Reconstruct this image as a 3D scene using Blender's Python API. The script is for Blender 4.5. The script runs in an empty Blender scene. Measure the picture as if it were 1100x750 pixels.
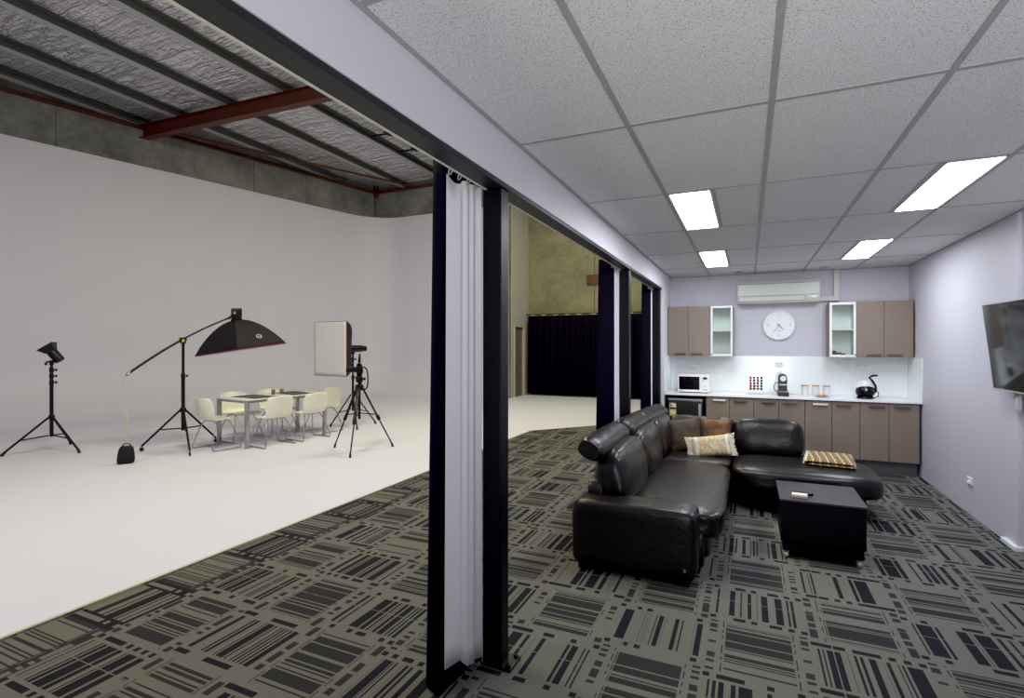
import bpy, bmesh, math, random
from mathutils import Vector, Matrix, Quaternion, noise
random.seed(7)
PI = math.pi
scn = bpy.context.scene
COL = scn.collection
CEIL = 2.593

# ------------------------------------------------------------------ nodes / materials
class NT:
    def __init__(s, name):
        s.mat = bpy.data.materials.new(name); s.mat.use_nodes = True
        s.t = s.mat.node_tree; s.n = s.t.nodes; s.b = s.n['Principled BSDF']
    def link(s, a, b): s.t.links.new(a, b)
    def node(s, kind, **kw):
        n = s.n.new(kind)
        for k, v in kw.items(): setattr(n, k, v)
        return n
    def m(s, op, a, b=None, c=None):
        n = s.node('ShaderNodeMath', operation=op)
        for i, v in enumerate((a, b, c)):
            if v is None: continue
            if isinstance(v, (int, float)): n.inputs[i].default_value = v
            else: s.link(v, n.inputs[i])
        return n.outputs[0]
    def mix(s, f, a, b):
        n = s.node('ShaderNodeMix', data_type='RGBA')
        for sock, v in ((n.inputs[0], f), (n.inputs[6], a), (n.inputs[7], b)):
            if isinstance(v, (int, float)): sock.default_value = v
            elif isinstance(v, (tuple, list)): sock.default_value = (*v[:3], 1)
            else: s.link(v, sock)
        return n.outputs[2]
    def coord(s): return s.node('ShaderNodeTexCoord').outputs['Object']
    def geo(s): return s.node('ShaderNodeNewGeometry').outputs['Position']
    def noise(s, vec, scale, detail=2, rough=.5, dist=0):
        n = s.node('ShaderNodeTexNoise'); n.inputs['Scale'].default_value = scale
        n.inputs['Detail'].default_value = detail; n.inputs['Roughness'].default_value = rough
        n.inputs['Distortion'].default_value = dist
        s.link(vec, n.inputs['Vector']); return n.outputs['Fac']
    def mapping(s, vec, scale=(1, 1, 1), rot=(0, 0, 0)):
        n = s.node('ShaderNodeMapping'); n.inputs['Scale'].default_value = scale; n.inputs['Rotation'].default_value = rot
        s.link(vec, n.inputs['Vector']); return n.outputs[0]
    def white(s, vec):
        n = s.node('ShaderNodeTexWhiteNoise', noise_dimensions='3D'); s.link(vec, n.inputs['Vector']); return n.outputs['Value']
    def comb(s, x, y, z):
        n = s.node('ShaderNodeCombineXYZ')
        for i, v in enumerate((x, y, z)):
            if isinstance(v, (int, float)): n.inputs[i].default_value = v
            else: s.link(v, n.inputs[i])
        return n.outputs[0]
    def bump(s, h, strength=.2, dist=.01):
        n = s.node('ShaderNodeBump'); n.inputs['Strength'].default_value = strength; n.inputs['Distance'].default_value = dist
        s.link(h, n.inputs['Height']); s.link(n.outputs[0], s.b.inputs['Normal'])
    def ramp(s, f, stops):
        n = s.node('ShaderNodeValToRGB'); e = n.color_ramp.elements
        while len(e) < len(stops): e.new(.5)
        for el, (p, c) in zip(e, stops): el.position = p; el.color = (*c, 1)
        s.link(f, n.inputs[0]); return n.outputs[0]
    def set(s, color=None, rough=None, metal=None, **kw):
        if color is not None:
            if isinstance(color, tuple): s.b.inputs['Base Color'].default_value = (*color, 1)
            else: s.link(color, s.b.inputs['Base Color'])
        if rough is not None:
            if isinstance(rough, (int, float)): s.b.inputs['Roughness'].default_value = rough
            else: s.link(rough, s.b.inputs['Roughness'])
        if metal is not None: s.b.inputs['Metallic'].default_value = metal
        for k, v in kw.items(): s.b.inputs[k].default_value = v
        return s.mat

def simple(name, c, rough=.5, metal=0, var=.08, scale=20, bump=0, **kw):
    t = NT(name); f = t.noise(t.coord(), scale, 3)
    t.set(t.mix(f, tuple(x*(1-var) for x in c), tuple(min(1, x*(1+var)) for x in c)), rough, metal, **kw)
    if bump: t.bump(f, bump, .005)
    return t.mat

M = {}
def wallpaint(name, c):
    t = NT(name); p = t.geo()
    f = t.noise(p, 1.2, 3); g = t.noise(p, 180, 2)
    t.set(t.mix(f, tuple(x*.97 for x in c), tuple(x*1.02 for x in c)), .55)
    t.bump(g, .04, .002); return t.mat
M['wall'] = wallpaint('lavender grey wall paint', (.60, .585, .655))
M['stubgrey'] = wallpaint('grey studio paint', (.47, .46, .43))
M['cyc'] = wallpaint('white cyclorama paint', (.70, .702, .84))
M['bulk'] = wallpaint('bulkhead paint', (.74, .72, .77))

def make_carpet():
    t = NT('woven stripe carpet tiles'); p = t.geo()
    sp = t.node('ShaderNodeSeparateXYZ'); t.link(p, sp.inputs[0]); X, Y = sp.outputs[0], sp.outputs[1]
    C = .5
    u = t.m('ADD', t.m('DIVIDE', t.m('SUBTRACT', X, .05), C), .5); v = t.m('ADD', t.m('DIVIDE', t.m('SUBTRACT', Y, 2.95), C), .5)
    ix, iy = t.m('FLOOR', u), t.m('FLOOR', v)
    lx = t.m('MULTIPLY', t.m('SUBTRACT', t.m('SUBTRACT', u, ix), .5), C); ly = t.m('MULTIPLY', t.m('SUBTRACT', t.m('SUBTRACT', v, iy), .5), C)
    par = t.m('ABSOLUTE', t.m('MODULO', t.m('ADD', ix, iy), 2))        # 0 = stripes along x, 1 = stripes along y
    ax, ay = t.m('ABSOLUTE', lx), t.m('ABSOLUTE', ly)
    seed = t.m('ADD', t.m('MULTIPLY', ix, 7.31), t.m('MULTIPLY', iy, 3.77))
    def bands(co, step, k, thr):
        return t.m('GREATER_THAN', t.white(t.comb(t.m('FLOOR', t.m('DIVIDE', co, step)), seed, k)), thr)
    # block H
    a = bands(ly, .042, 1.0, .10); b = bands(ly, .0105, 2.0, .31)
    inH = t.m('MULTIPLY', t.m('LESS_THAN', ax, .158), t.m('LESS_THAN', ay, .225))
    hs = t.m('MULTIPLY', t.m('MULTIPLY', a, b), inH)
    dashH = t.m('MULTIPLY', t.m('MULTIPLY', bands(ly, .023, 5.0, .5), t.m('LESS_THAN', t.m('ABSOLUTE', t.m('SUBTRACT', ax, .222)), .019)), t.m('GREATER_THAN', ax, .2))
    thinH = t.m('MULTIPLY', t.m('LESS_THAN', t.m('ABSOLUTE', t.m('SUBTRACT', ax, .172)), .003), bands(ly, .03, 8.0, .45))
    H = t.m('MAXIMUM', t.m('MAXIMUM', hs, dashH), thinH)
    # block V
    a2 = bands(lx, .030, 3.0, .26); b2 = bands(lx, .0125, 4.0, .17)
    inV = t.m('MULTIPLY', t.m('LESS_THAN', ay, .165), t.m('LESS_THAN', ax, .222))
    gp = t.m('GREATER_THAN', t.m('ABSOLUTE', t.m('SUBTRACT', t.m('FRACT', t.m('ADD', t.m('DIVIDE', lx, .085), t.m('MULTIPLY', seed, .37))), .5)), .07)
    vs = t.m('MULTIPLY', t.m('MULTIPLY', t.m('MULTIPLY', a2, gp), b2), inV)
    dashV = t.m('MULTIPLY', bands(lx, .031, 6.0, .45), t.m('LESS_THAN', t.m('ABSOLUTE', t.m('SUBTRACT', ay, .205)), .017))
    V = t.m('MAXIMUM', vs, dashV)
    dark = t.m('ADD', t.m('MULTIPLY', H, t.m('SUBTRACT', 1, par)), t.m('MULTIPLY', V, par))
    # row along the studio edge is woven the other way round (dark ground)
    edge = t.m('LESS_THAN', X, -3.2)
    inv = t.m('ABSOLUTE', t.m('SUBTRACT', edge, dark))
    # pale cross threads
    th = t.m('MAXIMUM', t.m('LESS_THAN', t.m('ABSOLUTE', t.m('SUBTRACT', t.m('MODULO', t.m('ADD', X, 20.1), 1.0), .5)), .003),
             t.m('LESS_THAN', t.m('ABSOLUTE', t.m('SUBTRACT', t.m('MODULO', t.m('ADD', Y, 20.02), 1.0), .5)), .003))
    dk = t.m('MULTIPLY', inv, t.m('SUBTRACT', 1, th))
    fib = t.noise(t.mapping(p, (1, 1, 1)), 420, 2)
    pale = t.mix(fib, (.120, .119, .104), (.188, .187, .166))
    drk = t.mix(fib, (.013, .0125, .0175), (.028, .027, .035))
    hd = t.m('MULTIPLY', t.m('SUBTRACT', 1, par), .12)
    drk2 = t.mix(hd, drk, pale)
    t.set(t.mix(dk, pale, drk2), .95, 0, **{'Specular IOR Level': .1})
    t.bump(fib, .5, .004)
    return t.mat
M['carpet'] = make_carpet()

def make_ceiltile():
    t = NT('speckled ceiling tile'); p = t.geo()
    a = t.noise(p, 150, 1, .5); b = t.noise(t.mapping(p, (1.15, 1, 1)), 260, 0)
    d = t.m('MAXIMUM', t.m('GREATER_THAN', a, .655), t.m('GREATER_THAN', b, .715))
    f = t.noise(p, 1.5, 2)
    base = t.mix(f, (.73, .715, .725), (.78, .765, .77))
    t.set(t.mix(d, base, (.24, .235, .24)), .9); return t.mat
M['tile'] = make_ceiltile()
M['tbar'] = simple('grey ceiling grid metal', (.36, .37, .37), .5, 0)

def make_concrete(name, c1, c2):
    t = NT(name); p = t.geo()
    f = t.noise(p, .9, 6, .62, .4); g = t.noise(p, 6, 5, .65)
    h = t.m('ADD', t.m('MULTIPLY', f, .7), t.m('MULTIPLY', g, .3))
    t.set(t.ramp(h, [(.36, c1), (.62, c2)]), .85); t.bump(g, .15, .01); return t.mat
M['conc'] = make_concrete('raw concrete panel', (.115, .118, .122), (.275, .278, .275))
M['conc2'] = make_concrete('olive concrete wall', (.15, .148, .10), (.29, .275, .175))

def make_foil():
    t = NT('foil roof insulation'); p = t.geo()
    q = t.mapping(p, (1, 1.0, 1)); f = t.noise(t.mapping(p, (.55, 2.6, 1)), 1.7, 4, .55, 1.6); g = t.noise(q, 1.3, 3)
    sp = t.node('ShaderNodeSeparateXYZ'); t.link(p, sp.inputs[0])
    def scrim(ax): return t.m('LESS_THAN', t.m('ABSOLUTE', t.m('SUBTRACT', t.m('MODULO', t.m('ADD', ax, 40), .22), .11)), .006)
    gl = t.m('MAXIMUM', scrim(sp.outputs[0]), scrim(sp.outputs[1]))
    c = t.mix(g, (.75, .76, .79), (.97, .97, 1.0))
    t.set(t.mix(t.m('MULTIPLY', gl, .6), c, (.2, .2, .2)), .27, .75)
    h = t.m('ADD', f, t.m('MULTIPLY', gl, -.12))
    t.bump(h, .9, .16); return t.mat
M['foil'] = make_foil()
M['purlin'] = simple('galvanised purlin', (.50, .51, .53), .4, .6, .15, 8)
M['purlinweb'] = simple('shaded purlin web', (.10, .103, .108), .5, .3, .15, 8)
M['redsteel'] = simple('red oxide steel', (.10, .03, .02), .55, .0, .2, 5)
M['blackmetal'] = simple('black powder coat', (.005, .005, .008), .42, 0, .2, 30, **{'Specular IOR Level': .28})
M['beam'] = simple('charcoal steel', (.027, .0275, .029), .45, 0, .1, 12, **{'Specular IOR Level': .3})
M['track'] = simple('cream curtain track', (.72, .70, .58), .4)
M['standblack'] = simple('black stand metal', (.007, .007, .008), .4, 0, **{'Specular IOR Level': .3})
M['rubber'] = simple('black rubber', (.014, .014, .014), .7)
M['chrome'] = simple('chrome tube', (.5, .5, .52), .22, 1)
M['steelgrey'] = simple('satin aluminium', (.43, .43, .47), .35, .8)

def fabric(name, c, sc=260, bump=.25, var=.18, rough=.9):
    t = NT(name); p = t.coord(); f = t.noise(p, sc, 2); g = t.noise(p, 7, 3)
    t.set(t.mix(t.m('MULTIPLY', t.m('ADD', f, g), .5), tuple(x*(1-var) for x in c), tuple(x*(1+var) for x in c)), rough, 0)
    t.bump(f, bump, .002); return t.mat
M['blackcloth'] = fabric('black drape', (.008, .0068, .0145)); M['blackcloth'].node_tree.nodes['Principled BSDF'].inputs['Specular IOR Level'].default_value = .08
M['whitecloth'] = fabric('white drape lining', (.86, .85, .91), 300, .1, .05)
M['softblack'] = fabric('black softbox nylon', (.008, .0065, .013), 200, .1, .1, .75)
M['softred'] = fabric('red softbox piping', (.16, .010, .03))
M['diffuser'] = fabric('white diffuser cloth', (.74, .74, .78), 30, .1, .05)

def make_leather():
    t = NT('dark brown leather'); p = t.coord()
    w = t.noise(p, 9, 4, .6, 1.5); g = t.noise(p, 240, 2); f = t.noise(t.mapping(p, (1, 1, 3)), 5, 3)
    t.set(t.mix(f, (.007, .0055, .0058), (.013, .0105, .0108)), t.m('ADD', .24, t.m('MULTIPLY', g, .16)))
    h = t.m('ADD', t.m('MULTIPLY', w, .8), t.m('MULTIPLY', g, .07)); t.bump(h, .2, .025); return t.mat
M['leather'] = make_leather()
M['leathergreen'] = simple('dark mottled leather', (.014, .018, .016), .4, 0, .8, 60, .3)

def woodgrain(name, c1, c2, axis=0):
    t = NT(name); p = t.coord()
    s = (3, 60, 60) if axis == 0 else (60, 60, 3)
    f = t.noise(t.mapping(p, s), 2.2, 4, .6)
    t.set(t.mix(f, c1, c2), .42); return t.mat
M['laminate'] = woodgrain('taupe laminate', (.215, .165, .128), (.27, .215, .172))
M['lamdark'] = simple('taupe panel edge', (.11, .085, .07), .5)
M['handle'] = simple('bronze pull handle', (.14, .11, .09), .35, .6)
M['handleglint'] = simple('pull handle with painted reflection', (.75, .72, .70), .3, .4)  # same handle metal, with reflected light put into a paler colour
M['kick'] = simple('grey kickboard', (.14, .145, .155), .4)
M['counter'] = simple('white stone worktop', (.88, .885, .89), .22, 0, .03, 30)
M['splash'] = simple('white gloss splashback', (.82, .855, .865), .16, 0, .01, 2)
M['whiteplastic'] = simple('white plastic', (.84, .85, .86), .3, 0, .02)
M['acwhite'] = simple('off white plastic', (.60, .61, .57), .4, 0, .03)
M['whitefoil'] = simple('white cabinet lacquer', (.84, .89, .865), .35, 0, .02)
M['whiteframe'] = simple('white door frame', (.80, .81, .82), .35, 0, .02)
M['darkgloss'] = simple('black gloss', (.006, .006, .007), .08)
M['screen'] = simple('black television glass', (.010, .010, .011), .12, **{'Specular IOR Level': .16})
M['silver'] = simple('silver plastic', (.55, .55, .57), .35, .5)
M['fridge'] = simple('dark steel fridge door', (.09, .092, .095), .28, .8)
M['yellow'] = simple('yellow print', (.75, .55, .03), .5)
M['red'] = simple('red print', (.6, .03, .03), .5)
M['bluep'] = simple('blue indicator', (.05, .2, .7), .4)
M['greymark'] = simple('grey print', (.33, .34, .36), .5)
M['faintmark'] = simple('faint grey print', (.50, .51, .54), .5)
M['cream'] = simple('cream plastic shell', (.86, .85, .75), .38, 0, .02)
M['tabletop'] = simple('white laminate table', (.66, .66, .67), .3, 0, .02)
M['blackmat'] = simple('black place setting', (.013, .013, .015), .5)
M['brownjar'] = simple('brown glass', (.20, .14, .10), .3)
M['woodlid'] = simple('pale wood', (.52, .38, .24), .5)
M['cerwhite'] = simple('white ceramic', (.72, .73, .73), .2, 0, .02)
M['coffeeblack'] = simple('black coffee machine plastic', (.006, .006, .008), .25, **{'Specular IOR Level': .3})
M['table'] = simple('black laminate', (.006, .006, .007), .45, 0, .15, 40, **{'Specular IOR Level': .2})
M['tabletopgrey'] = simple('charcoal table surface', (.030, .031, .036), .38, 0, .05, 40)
M['rope'] = fabric('beige rope', (.60, .48, .42))
M['sandbag'] = fabric('black sandbag nylon', (.010, .010, .012))
M['doorgrey'] = simple('grey brown door', (.165, .15, .11), .5)
M['edging'] = simple('beige edge strip', (.55, .52, .36), .5)
M['tan'] = simple('tan card', (.62, .45, .36), .5)
M['pastry'] = simple('baked pastry', (.62, .27, .06), .6, 0, .4, 40, .3)
M['paper'] = simple('paper', (.7, .68, .64), .7)
t = NT('clear glass'); tr = t.node('ShaderNodeBsdfTransparent'); tr.inputs[0].default_value = (.965, .985, .975, 1); gl = t.node('ShaderNodeBsdfGlossy'); gl.inputs['Roughness'].default_value = .03
fr = t.node('ShaderNodeFresnel'); fr.inputs['IOR'].default_value = 1.35; mx = t.node('ShaderNodeMixShader'); t.link(fr.outputs[0], mx.inputs[0]); t.link(tr.outputs[0], mx.inputs[1]); t.link(gl.outputs[0], mx.inputs[2]); t.link(mx.outputs[0], t.n['Material Output'].inputs['Surface']); M['glass'] = t.mat
t = NT('clear acrylic'); tr = t.node('ShaderNodeBsdfTransparent'); tr.inputs[0].default_value = (.93, .96, .95, 1); gl = t.node('ShaderNodeBsdfGlossy'); gl.inputs['Roughness'].default_value = .1
mx = t.node('ShaderNodeMixShader'); mx.inputs[0].default_value = .06; t.link(tr.outputs[0], mx.inputs[1]); t.link(gl.outputs[0], mx.inputs[2]); t.link(mx.outputs[0], t.n['Material Output'].inputs['Surface']); M['acrylic'] = t.mat
t = NT('lit troffer diffuser'); t.noise(t.coord(), 3); t.set((.9, .9, .9), .6); t.b.inputs['Emission Color'].default_value = (.90, .945, 1, 1); t.b.inputs['Emission Strength'].default_value = 27; M['lamp'] = t.mat

def brocade(name, c1, c2, sc, lo=.45, hi=.58):
    t = NT(name); p = t.coord(); f = t.noise(p, sc, 4, .7); g = t.noise(p, 220, 2)
    t.set(t.ramp(f, [(lo, c1), (hi, c2)]), .75); t.bump(t.m('ADD', f, t.m('MULTIPLY', g, .3)), .4, .006); return t.mat
M['pillowbrown'] = brocade('brown pillow weave', (.062, .046, .026), (.17, .085, .03), 5.5, .52, .72)
M['pillowrust'] = brocade('rust pillow weave', (.085, .055, .03), (.30, .12, .035), 5, .44, .62)
M['pillowbeige'] = brocade('beige damask', (.52, .40, .22), (.72, .62, .42), 38)
M['pillowband'] = fabric('ivory band', (.78, .72, .60))
M['fringe'] = fabric('ivory fringe', (.74, .69, .58), 90, .8, .3)
def make_blanket():
    t = NT('zig zag knit throw'); p = t.coord(); sp = t.node('ShaderNodeSeparateXYZ'); t.link(p, sp.inputs[0])
    zig = t.m('ABSOLUTE', t.m('SUBTRACT', t.m('MODULO', t.m('ADD', t.m('MULTIPLY', sp.outputs[1], 14), 50), 1), .5))
    s = t.m('MODULO', t.m('ADD', t.m('ADD', t.m('MULTIPLY', sp.outputs[0], 17), t.m('MULTIPLY', zig, .55)), 50), 1)
    f = t.noise(p, 150, 2)
    c = t.ramp(s, [(.0, (.78, .68, .45)), (.17, (.70, .58, .34)), (.26, (.20, .115, .04)), (.55, (.33, .21, .085)), (.9, (.16, .09, .035))])
    n = t.n[c.node.name]; n.color_ramp.interpolation = 'CONSTANT'
    t.set(t.mix(t.m('MULTIPLY', f, .4), c, (.10, .06, .03)), .9); t.bump(t.m('ADD', f, s), .6, .008); return t.mat
M['blanket'] = make_blanket()
M['fringew'] = fabric('cream knit edge', (.72, .66, .52), 120, .5, .2)

# ------------------------------------------------------------------ mesh helpers
class MB:
    def __init__(s): s.bm = bmesh.new()
    def box(s, x0, x1, y0, y1, z0, z1, bev=0, seg=2, rot=None, piv=None):
        r = bmesh.ops.create_cube(s.bm, size=1); vs = r['verts']
        for v in vs:
            v.co = Vector(((x0+x1)/2 + v.co.x*(x1-x0), (y0+y1)/2 + v.co.y*(y1-y0), (z0+z1)/2 + v.co.z*(z1-z0)))
        if bev:
            es = list({e for v in vs for e in v.link_edges})
            g = bmesh.ops.bevel(s.bm, geom=es, offset=bev, segments=seg, affect='EDGES', profile=.5)
            vs = list({v for f in g['faces'] for v in f.verts} | {v for v in vs if v.is_valid} | {v for v in g['verts']})
        if rot is not None:
            p = Vector(piv or ((x0+x1)/2, (y0+y1)/2, (z0+z1)/2))
            for v in vs: v.co = p + rot @ (v.co - p)
        return vs
    def ring(s, c, u, w, r, n): return [s.bm.verts.new(c + u*(math.cos(2*PI*i/n)*r) + w*(math.sin(2*PI*i/n)*r)) for i in range(n)]
    def loft(s, rings, cap=True):
        for a, b in zip(rings, rings[1:]):
            n = len(a)
            for i in range(n): s.bm.faces.new((a[i], a[(i+1) % n], b[(i+1) % n], b[i]))
        if cap:
            s.bm.faces.new(list(reversed(rings[0]))); s.bm.faces.new(rings[-1])
    def tube(s, pts, r, n=10, closed=False, cap=True):
        pts = [Vector(p) for p in pts]; N = len(pts)
        rr = r if isinstance(r, (list, tuple)) else [r]*N
        t0 = (pts[1]-pts[0]).normalized(); u = t0.orthogonal().normalized(); rings = []
        prev = t0
        for i, p in enumerate(pts):
            if closed: t = (pts[(i+1) % N]-pts[i-1]).normalized()
            elif i == 0: t = t0
            elif i == N-1: t = (pts[-1]-pts[-2]).normalized()
            else: t = ((pts[i+1]-p).normalized()+(p-pts[i-1]).normalized()).normalized()
            q = prev.rotation_difference(t); u = (q @ u).normalized(); prev = t
            w = t.cross(u).normalized(); rings.append(s.ring(p, u, w, rr[i], n))
        if closed:
            rings.append(rings[0]); s.loft(rings, False)
        else: s.loft(rings, cap)
    def cyl(s, a, b, r0, r1=None, n=16): s.tube([a, b], [r0, r0 if r1 is None else r1], n)
    def lathe(s, prof, c=(0, 0, 0), axis=(0, 0, 1), n=24):
        ax = Vector(axis).normalized(); u = ax.orthogonal().normalized(); w = ax.cross(u); c = Vector(c)
        rings = [s.ring(c+ax*z, u, w, max(r, 1e-4), n) for r, z in prof]; s.loft(rings, True)
    def poly(s, pts): return s.bm.faces.new([s.bm.verts.new(Vector(p)) for p in pts])
    def prism(s, pts, d):
        d = Vector(d); a = [s.bm.verts.new(Vector(p)) for p in pts]; b = [s.bm.verts.new(Vector(p)+d) for p in pts]
        s.bm.faces.new(list(reversed(a))); s.bm.faces.new(b); n = len(a)
        for i in range(n): s.bm.faces.new((a[i], a[(i+1) % n], b[(i+1) % n], b[i]))
    def grid(s, rows, close=False):
        vr = [[s.bm.verts.new(Vector(p)) for p in r] for r in rows]
        for a, b in zip(vr, vr[1:]):
            for i in range(len(a)-1): s.bm.faces.new((a[i], a[i+1], b[i+1], b[i]))
            if close: s.bm.faces.new((a[-1], a[0], b[0], b[-1]))
        return vr
    def cushion(s, c, size, k=(5, 5, 2.6), n=14, rot=None, wr=0, fn=None, seed=0):
        """puffed cushion: superellipsoid-like block with wrinkles"""
        old = set(s.bm.verts)
        r = bmesh.ops.create_cube(s.bm, size=2)
        es = list({e for v in r['verts'] for e in v.link_edges})
        bmesh.ops.subdivide_edges(s.bm, edges=es, cuts=n, use_grid_fill=True)
        allv = [v for v in s.bm.verts if v not in old]
        c = Vector(c); S = Vector(size)/2
        for v in allv:
            x, y, z = v.co
            m = max(abs(x), abs(y), abs(z)) or 1
            nn = (abs(x)**k[0]+abs(y)**k[1]+abs(z)**k[2])**(1/3.0) if False else 1
            kk = k[0]
            L = (abs(x)**kk+abs(y)**kk+abs(z)**kk)**(1/kk)
            p = Vector((x, y, z))*(m/L)
            if fn: p = fn(p)
            q = Vector((p.x*S.x, p.y*S.y, p.z*S.z))
            if wr:
                nz = noise.noise(q*7+Vector((seed, 0, 0))) + .5*noise.noise(q*17+Vector((0, seed, 0)))
                q += q.normalized()*wr*nz
            v.co = c + (rot @ q if rot is not None else q)
        return allv
    def build(s, name, mat, parent=None, smooth=True, world=True, bev=0, sub=0, solid=0, angle=40):
        bm = s.bm
        if parent is not None and world:
            off = parent_origin(parent)
            for v in bm.verts: v.co -= off
        bmesh.ops.recalc_face_normals(bm, faces=bm.faces)
        me = bpy.data.meshes.new(name); bm.to_mesh(me); bm.free()
        o = bpy.data.objects.new(name, me); COL.objects.link(o)
        me.materials.append(M[mat] if isinstance(mat, str) else mat)
        if parent is not None: o.parent = parent
        if solid: md = o.modifiers.new('s', 'SOLIDIFY'); md.thickness = solid; md.offset = 0
        if bev: md = o.modifiers.new('b', 'BEVEL'); md.width = bev; md.segments = 2; md.limit_method = 'ANGLE'
        if sub: md = o.modifiers.new('u', 'SUBSURF'); md.levels = sub; md.render_levels = sub
        if smooth:
            for p in me.polygons: p.use_smooth = True
            try:
                me.set_sharp_from_angle(angle=math.radians(angle))
            except Exception: pass
        return o

def parent_origin(p):
    v = Vector((0, 0, 0))
    while p is not None: v += p.location; p = p.parent
    return v

def tag(o, label=None, cat=None, group=None, kind=None):
    if label: o['label'] = label
    if cat: o['category'] = cat
    if group: o['group'] = group
    if kind: o['kind'] = kind
    return o
def thing(name, label, cat, loc=(0, 0, 0), group=None, rz=0):
    o = bpy.data.objects.new(name, None); COL.objects.link(o); o.location = loc; o.rotation_euler.z = rz
    o.empty_display_size = .05
    return tag(o, label, cat, group)
def struct(o, label=None, cat=None): return tag(o, label, cat, None, 'structure')
def copy_tree(o, parent=None):
    c = o.copy(); COL.objects.link(c)
    if parent is not None: c.parent = parent
    for ch in list(o.children): copy_tree(ch, c)
    return c
def bx(name, mat, a, parent=None, bev=0, **kw):
    m = MB(); m.box(*a); return m.build(name, mat, parent, bev=bev, **kw)

# ------------------------------------------------------------------ camera
cam = bpy.data.cameras.new('camera'); co = bpy.data.objects.new('camera', cam); COL.objects.link(co)
co.location = (0, 0, 1.57); co.rotation_euler = (PI/2, 0, .42463)
cam.sensor_width = 36; cam.lens = 36*559.85/1100; cam.shift_y = -3.8/1100; cam.clip_start = .02; cam.clip_end = 100
scn.camera = co

# ------------------------------------------------------------------ the rooms
WX, WR, WB = -1.07, 1.885, 8.2
YF = -2.6
CE_X = -3.64                                                            # carpet / cyclorama edge
# carpet
m = MB(); m.poly([(CE_X, YF, 0), (2.6, YF, 0), (2.6, 13.6, 0), (.66, 13.6, 0), (-2.70, 9.98, 0), (CE_X, 8.86, 0)])
struct(m.build('floor', 'carpet'), 'grey and black woven stripe carpet tiles across the lounge and studio edge', 'floor')
# metal/vinyl edging strip
m = MB(); e = [(CE_X, YF), (CE_X, 8.86), (-2.70, 9.98), (.66, 13.6)]
for a, b in zip(e, e[1:]):
    d = (Vector(b)-Vector(a)).normalized(); nrm = Vector((-d.y, d.x))*.012
    m.prism([(a[0]-nrm.x, a[1]-nrm.y, -.002), (b[0]-nrm.x, b[1]-nrm.y, -.002), (b[0]+nrm.x, b[1]+nrm.y, -.002), (a[0]+nrm.x, a[1]+nrm.y, -.002)], (0, 0, .008))
struct(m.build('trim_1', 'edging', smooth=False), 'thin beige edge strip between carpet and white studio floor', 'trim')
# cyclorama: floor + cove + walls in one skin
U = Vector((.239, .971)).normalized(); NW = Vector((U.y, -U.x))          # long wall direction, inward normal
CX, CYY = -11.276, 14.0
P0 = Vector((CX, CYY)) - U*((CYY-YF)/U.y)
RC = 1.35; R = 1.15; HT = 5.755
ang = math.acos(max(-1, min(1, U.dot(Vector((1, 0))))))                 # turn from U to +X
tl = RC*math.tan(ang/2)
A = Vector((CX, CYY)) - U*tl; ctr = A + NW*RC
plan = []
for i in range(13): plan.append((P0.lerp(A, i/12), NW.copy()))
a0 = math.atan2(-NW.y, -NW.x)
for i in range(1, 13):
    th = a0 - ang*i/12; dv = Vector((math.cos(th), math.sin(th))); plan.append((ctr+dv*RC, -dv))
endx = -6.47
B = plan[-1][0]
for i in range(1, 7): plan.append((Vector((B.x+(endx-B.x)*i/6, CYY)), Vector((0, -1))))
prof = [(R-R*math.sin(PI/2*i/14), R-R*math.cos(PI/2*i/14)) for i in range(15)]
prof += [(0, z) for z in (1.8, 2.8, 3.8, 4.8, HT)]
m = MB(); rows = [[(p.x+n.x*o, p.y+n.y*o, z) for p, n in plan] for o, z in prof]
vr = m.grid(rows)
fl = [v for v in vr[0]]
rest = [(-6.47, 15.5, 0), (2.6, 15.5, 0), (2.6, 13.6, 0), (.66, 13.6, 0), (-2.70, 9.98, 0), (CE_X, 8.86, 0), (CE_X, YF, 0)]
m.bm.faces.new(fl + [m.bm.verts.new(Vector(p)) for p in rest])
bmesh.ops.triangulate(m.bm, faces=[f for f in m.bm.faces if len(f.verts) > 4])
cy = m.build('wall_cyclorama', 'cyc', angle=60)
struct(cy, 'white painted infinity cove floor and walls of the photo studio', 'studio backdrop')
# concrete walls above / behind
m = MB()
o = -.02
q0, q1 = P0 + NW*o, Vector((CX, CYY)) + NW*o - U*.1
joints = [0, (Vector((-13.24, 6.03))-P0).dot(U), (Vector((-12.25, 10.04))-P0).dot(U), (q1-P0).dot(U)]
for a, b in zip(joints, joints[1:]):
    p, q = q0+U*(a+.006), q0+U*(b-.006)
    m.prism([(p.x, p.y, 5.60), (q.x, q.y, 5.60), (q.x-NW.x*.2, q.y-NW.y*.2, 5.60), (p.x-NW.x*.2, p.y-NW.y*.2, 5.60)], (0, 0, 1.35))
p, q = q0-NW*.03, q1-NW*.03
m.prism([(p.x, p.y, 0), (q.x, q.y, 0), (q.x-NW.x*.2, q.y-NW.y*.2, 0), (p.x-NW.x*.2, p.y-NW.y*.2, 0)], (0, 0, 6.95))
struct(m.build('wall_studio_long', 'conc', smooth=False), 'raw concrete panel band above the white cyclorama', 'wall')
m = MB(); m.box(CX-.1, -6.45, CYY+.03, CYY+.2, 0, 7.0)
struct(m.build('wall_studio_end', 'conc', smooth=False), 'raw concrete band above the end of the cyclorama', 'wall')
m = MB(); m.box(-6.6, -6.43, CYY+.2, 14.40, 0, 7); m.box(-6.6, -6.43, 15.16, 15.5, 0, 7); m.box(-6.6, -6.43, 14.40, 15.16, 2.18, 7)
struct(m.build('wall_studio_stub', 'stubgrey', smooth=False), 'grey painted side wall with a door beyond the cyclorama', 'wall')
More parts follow.
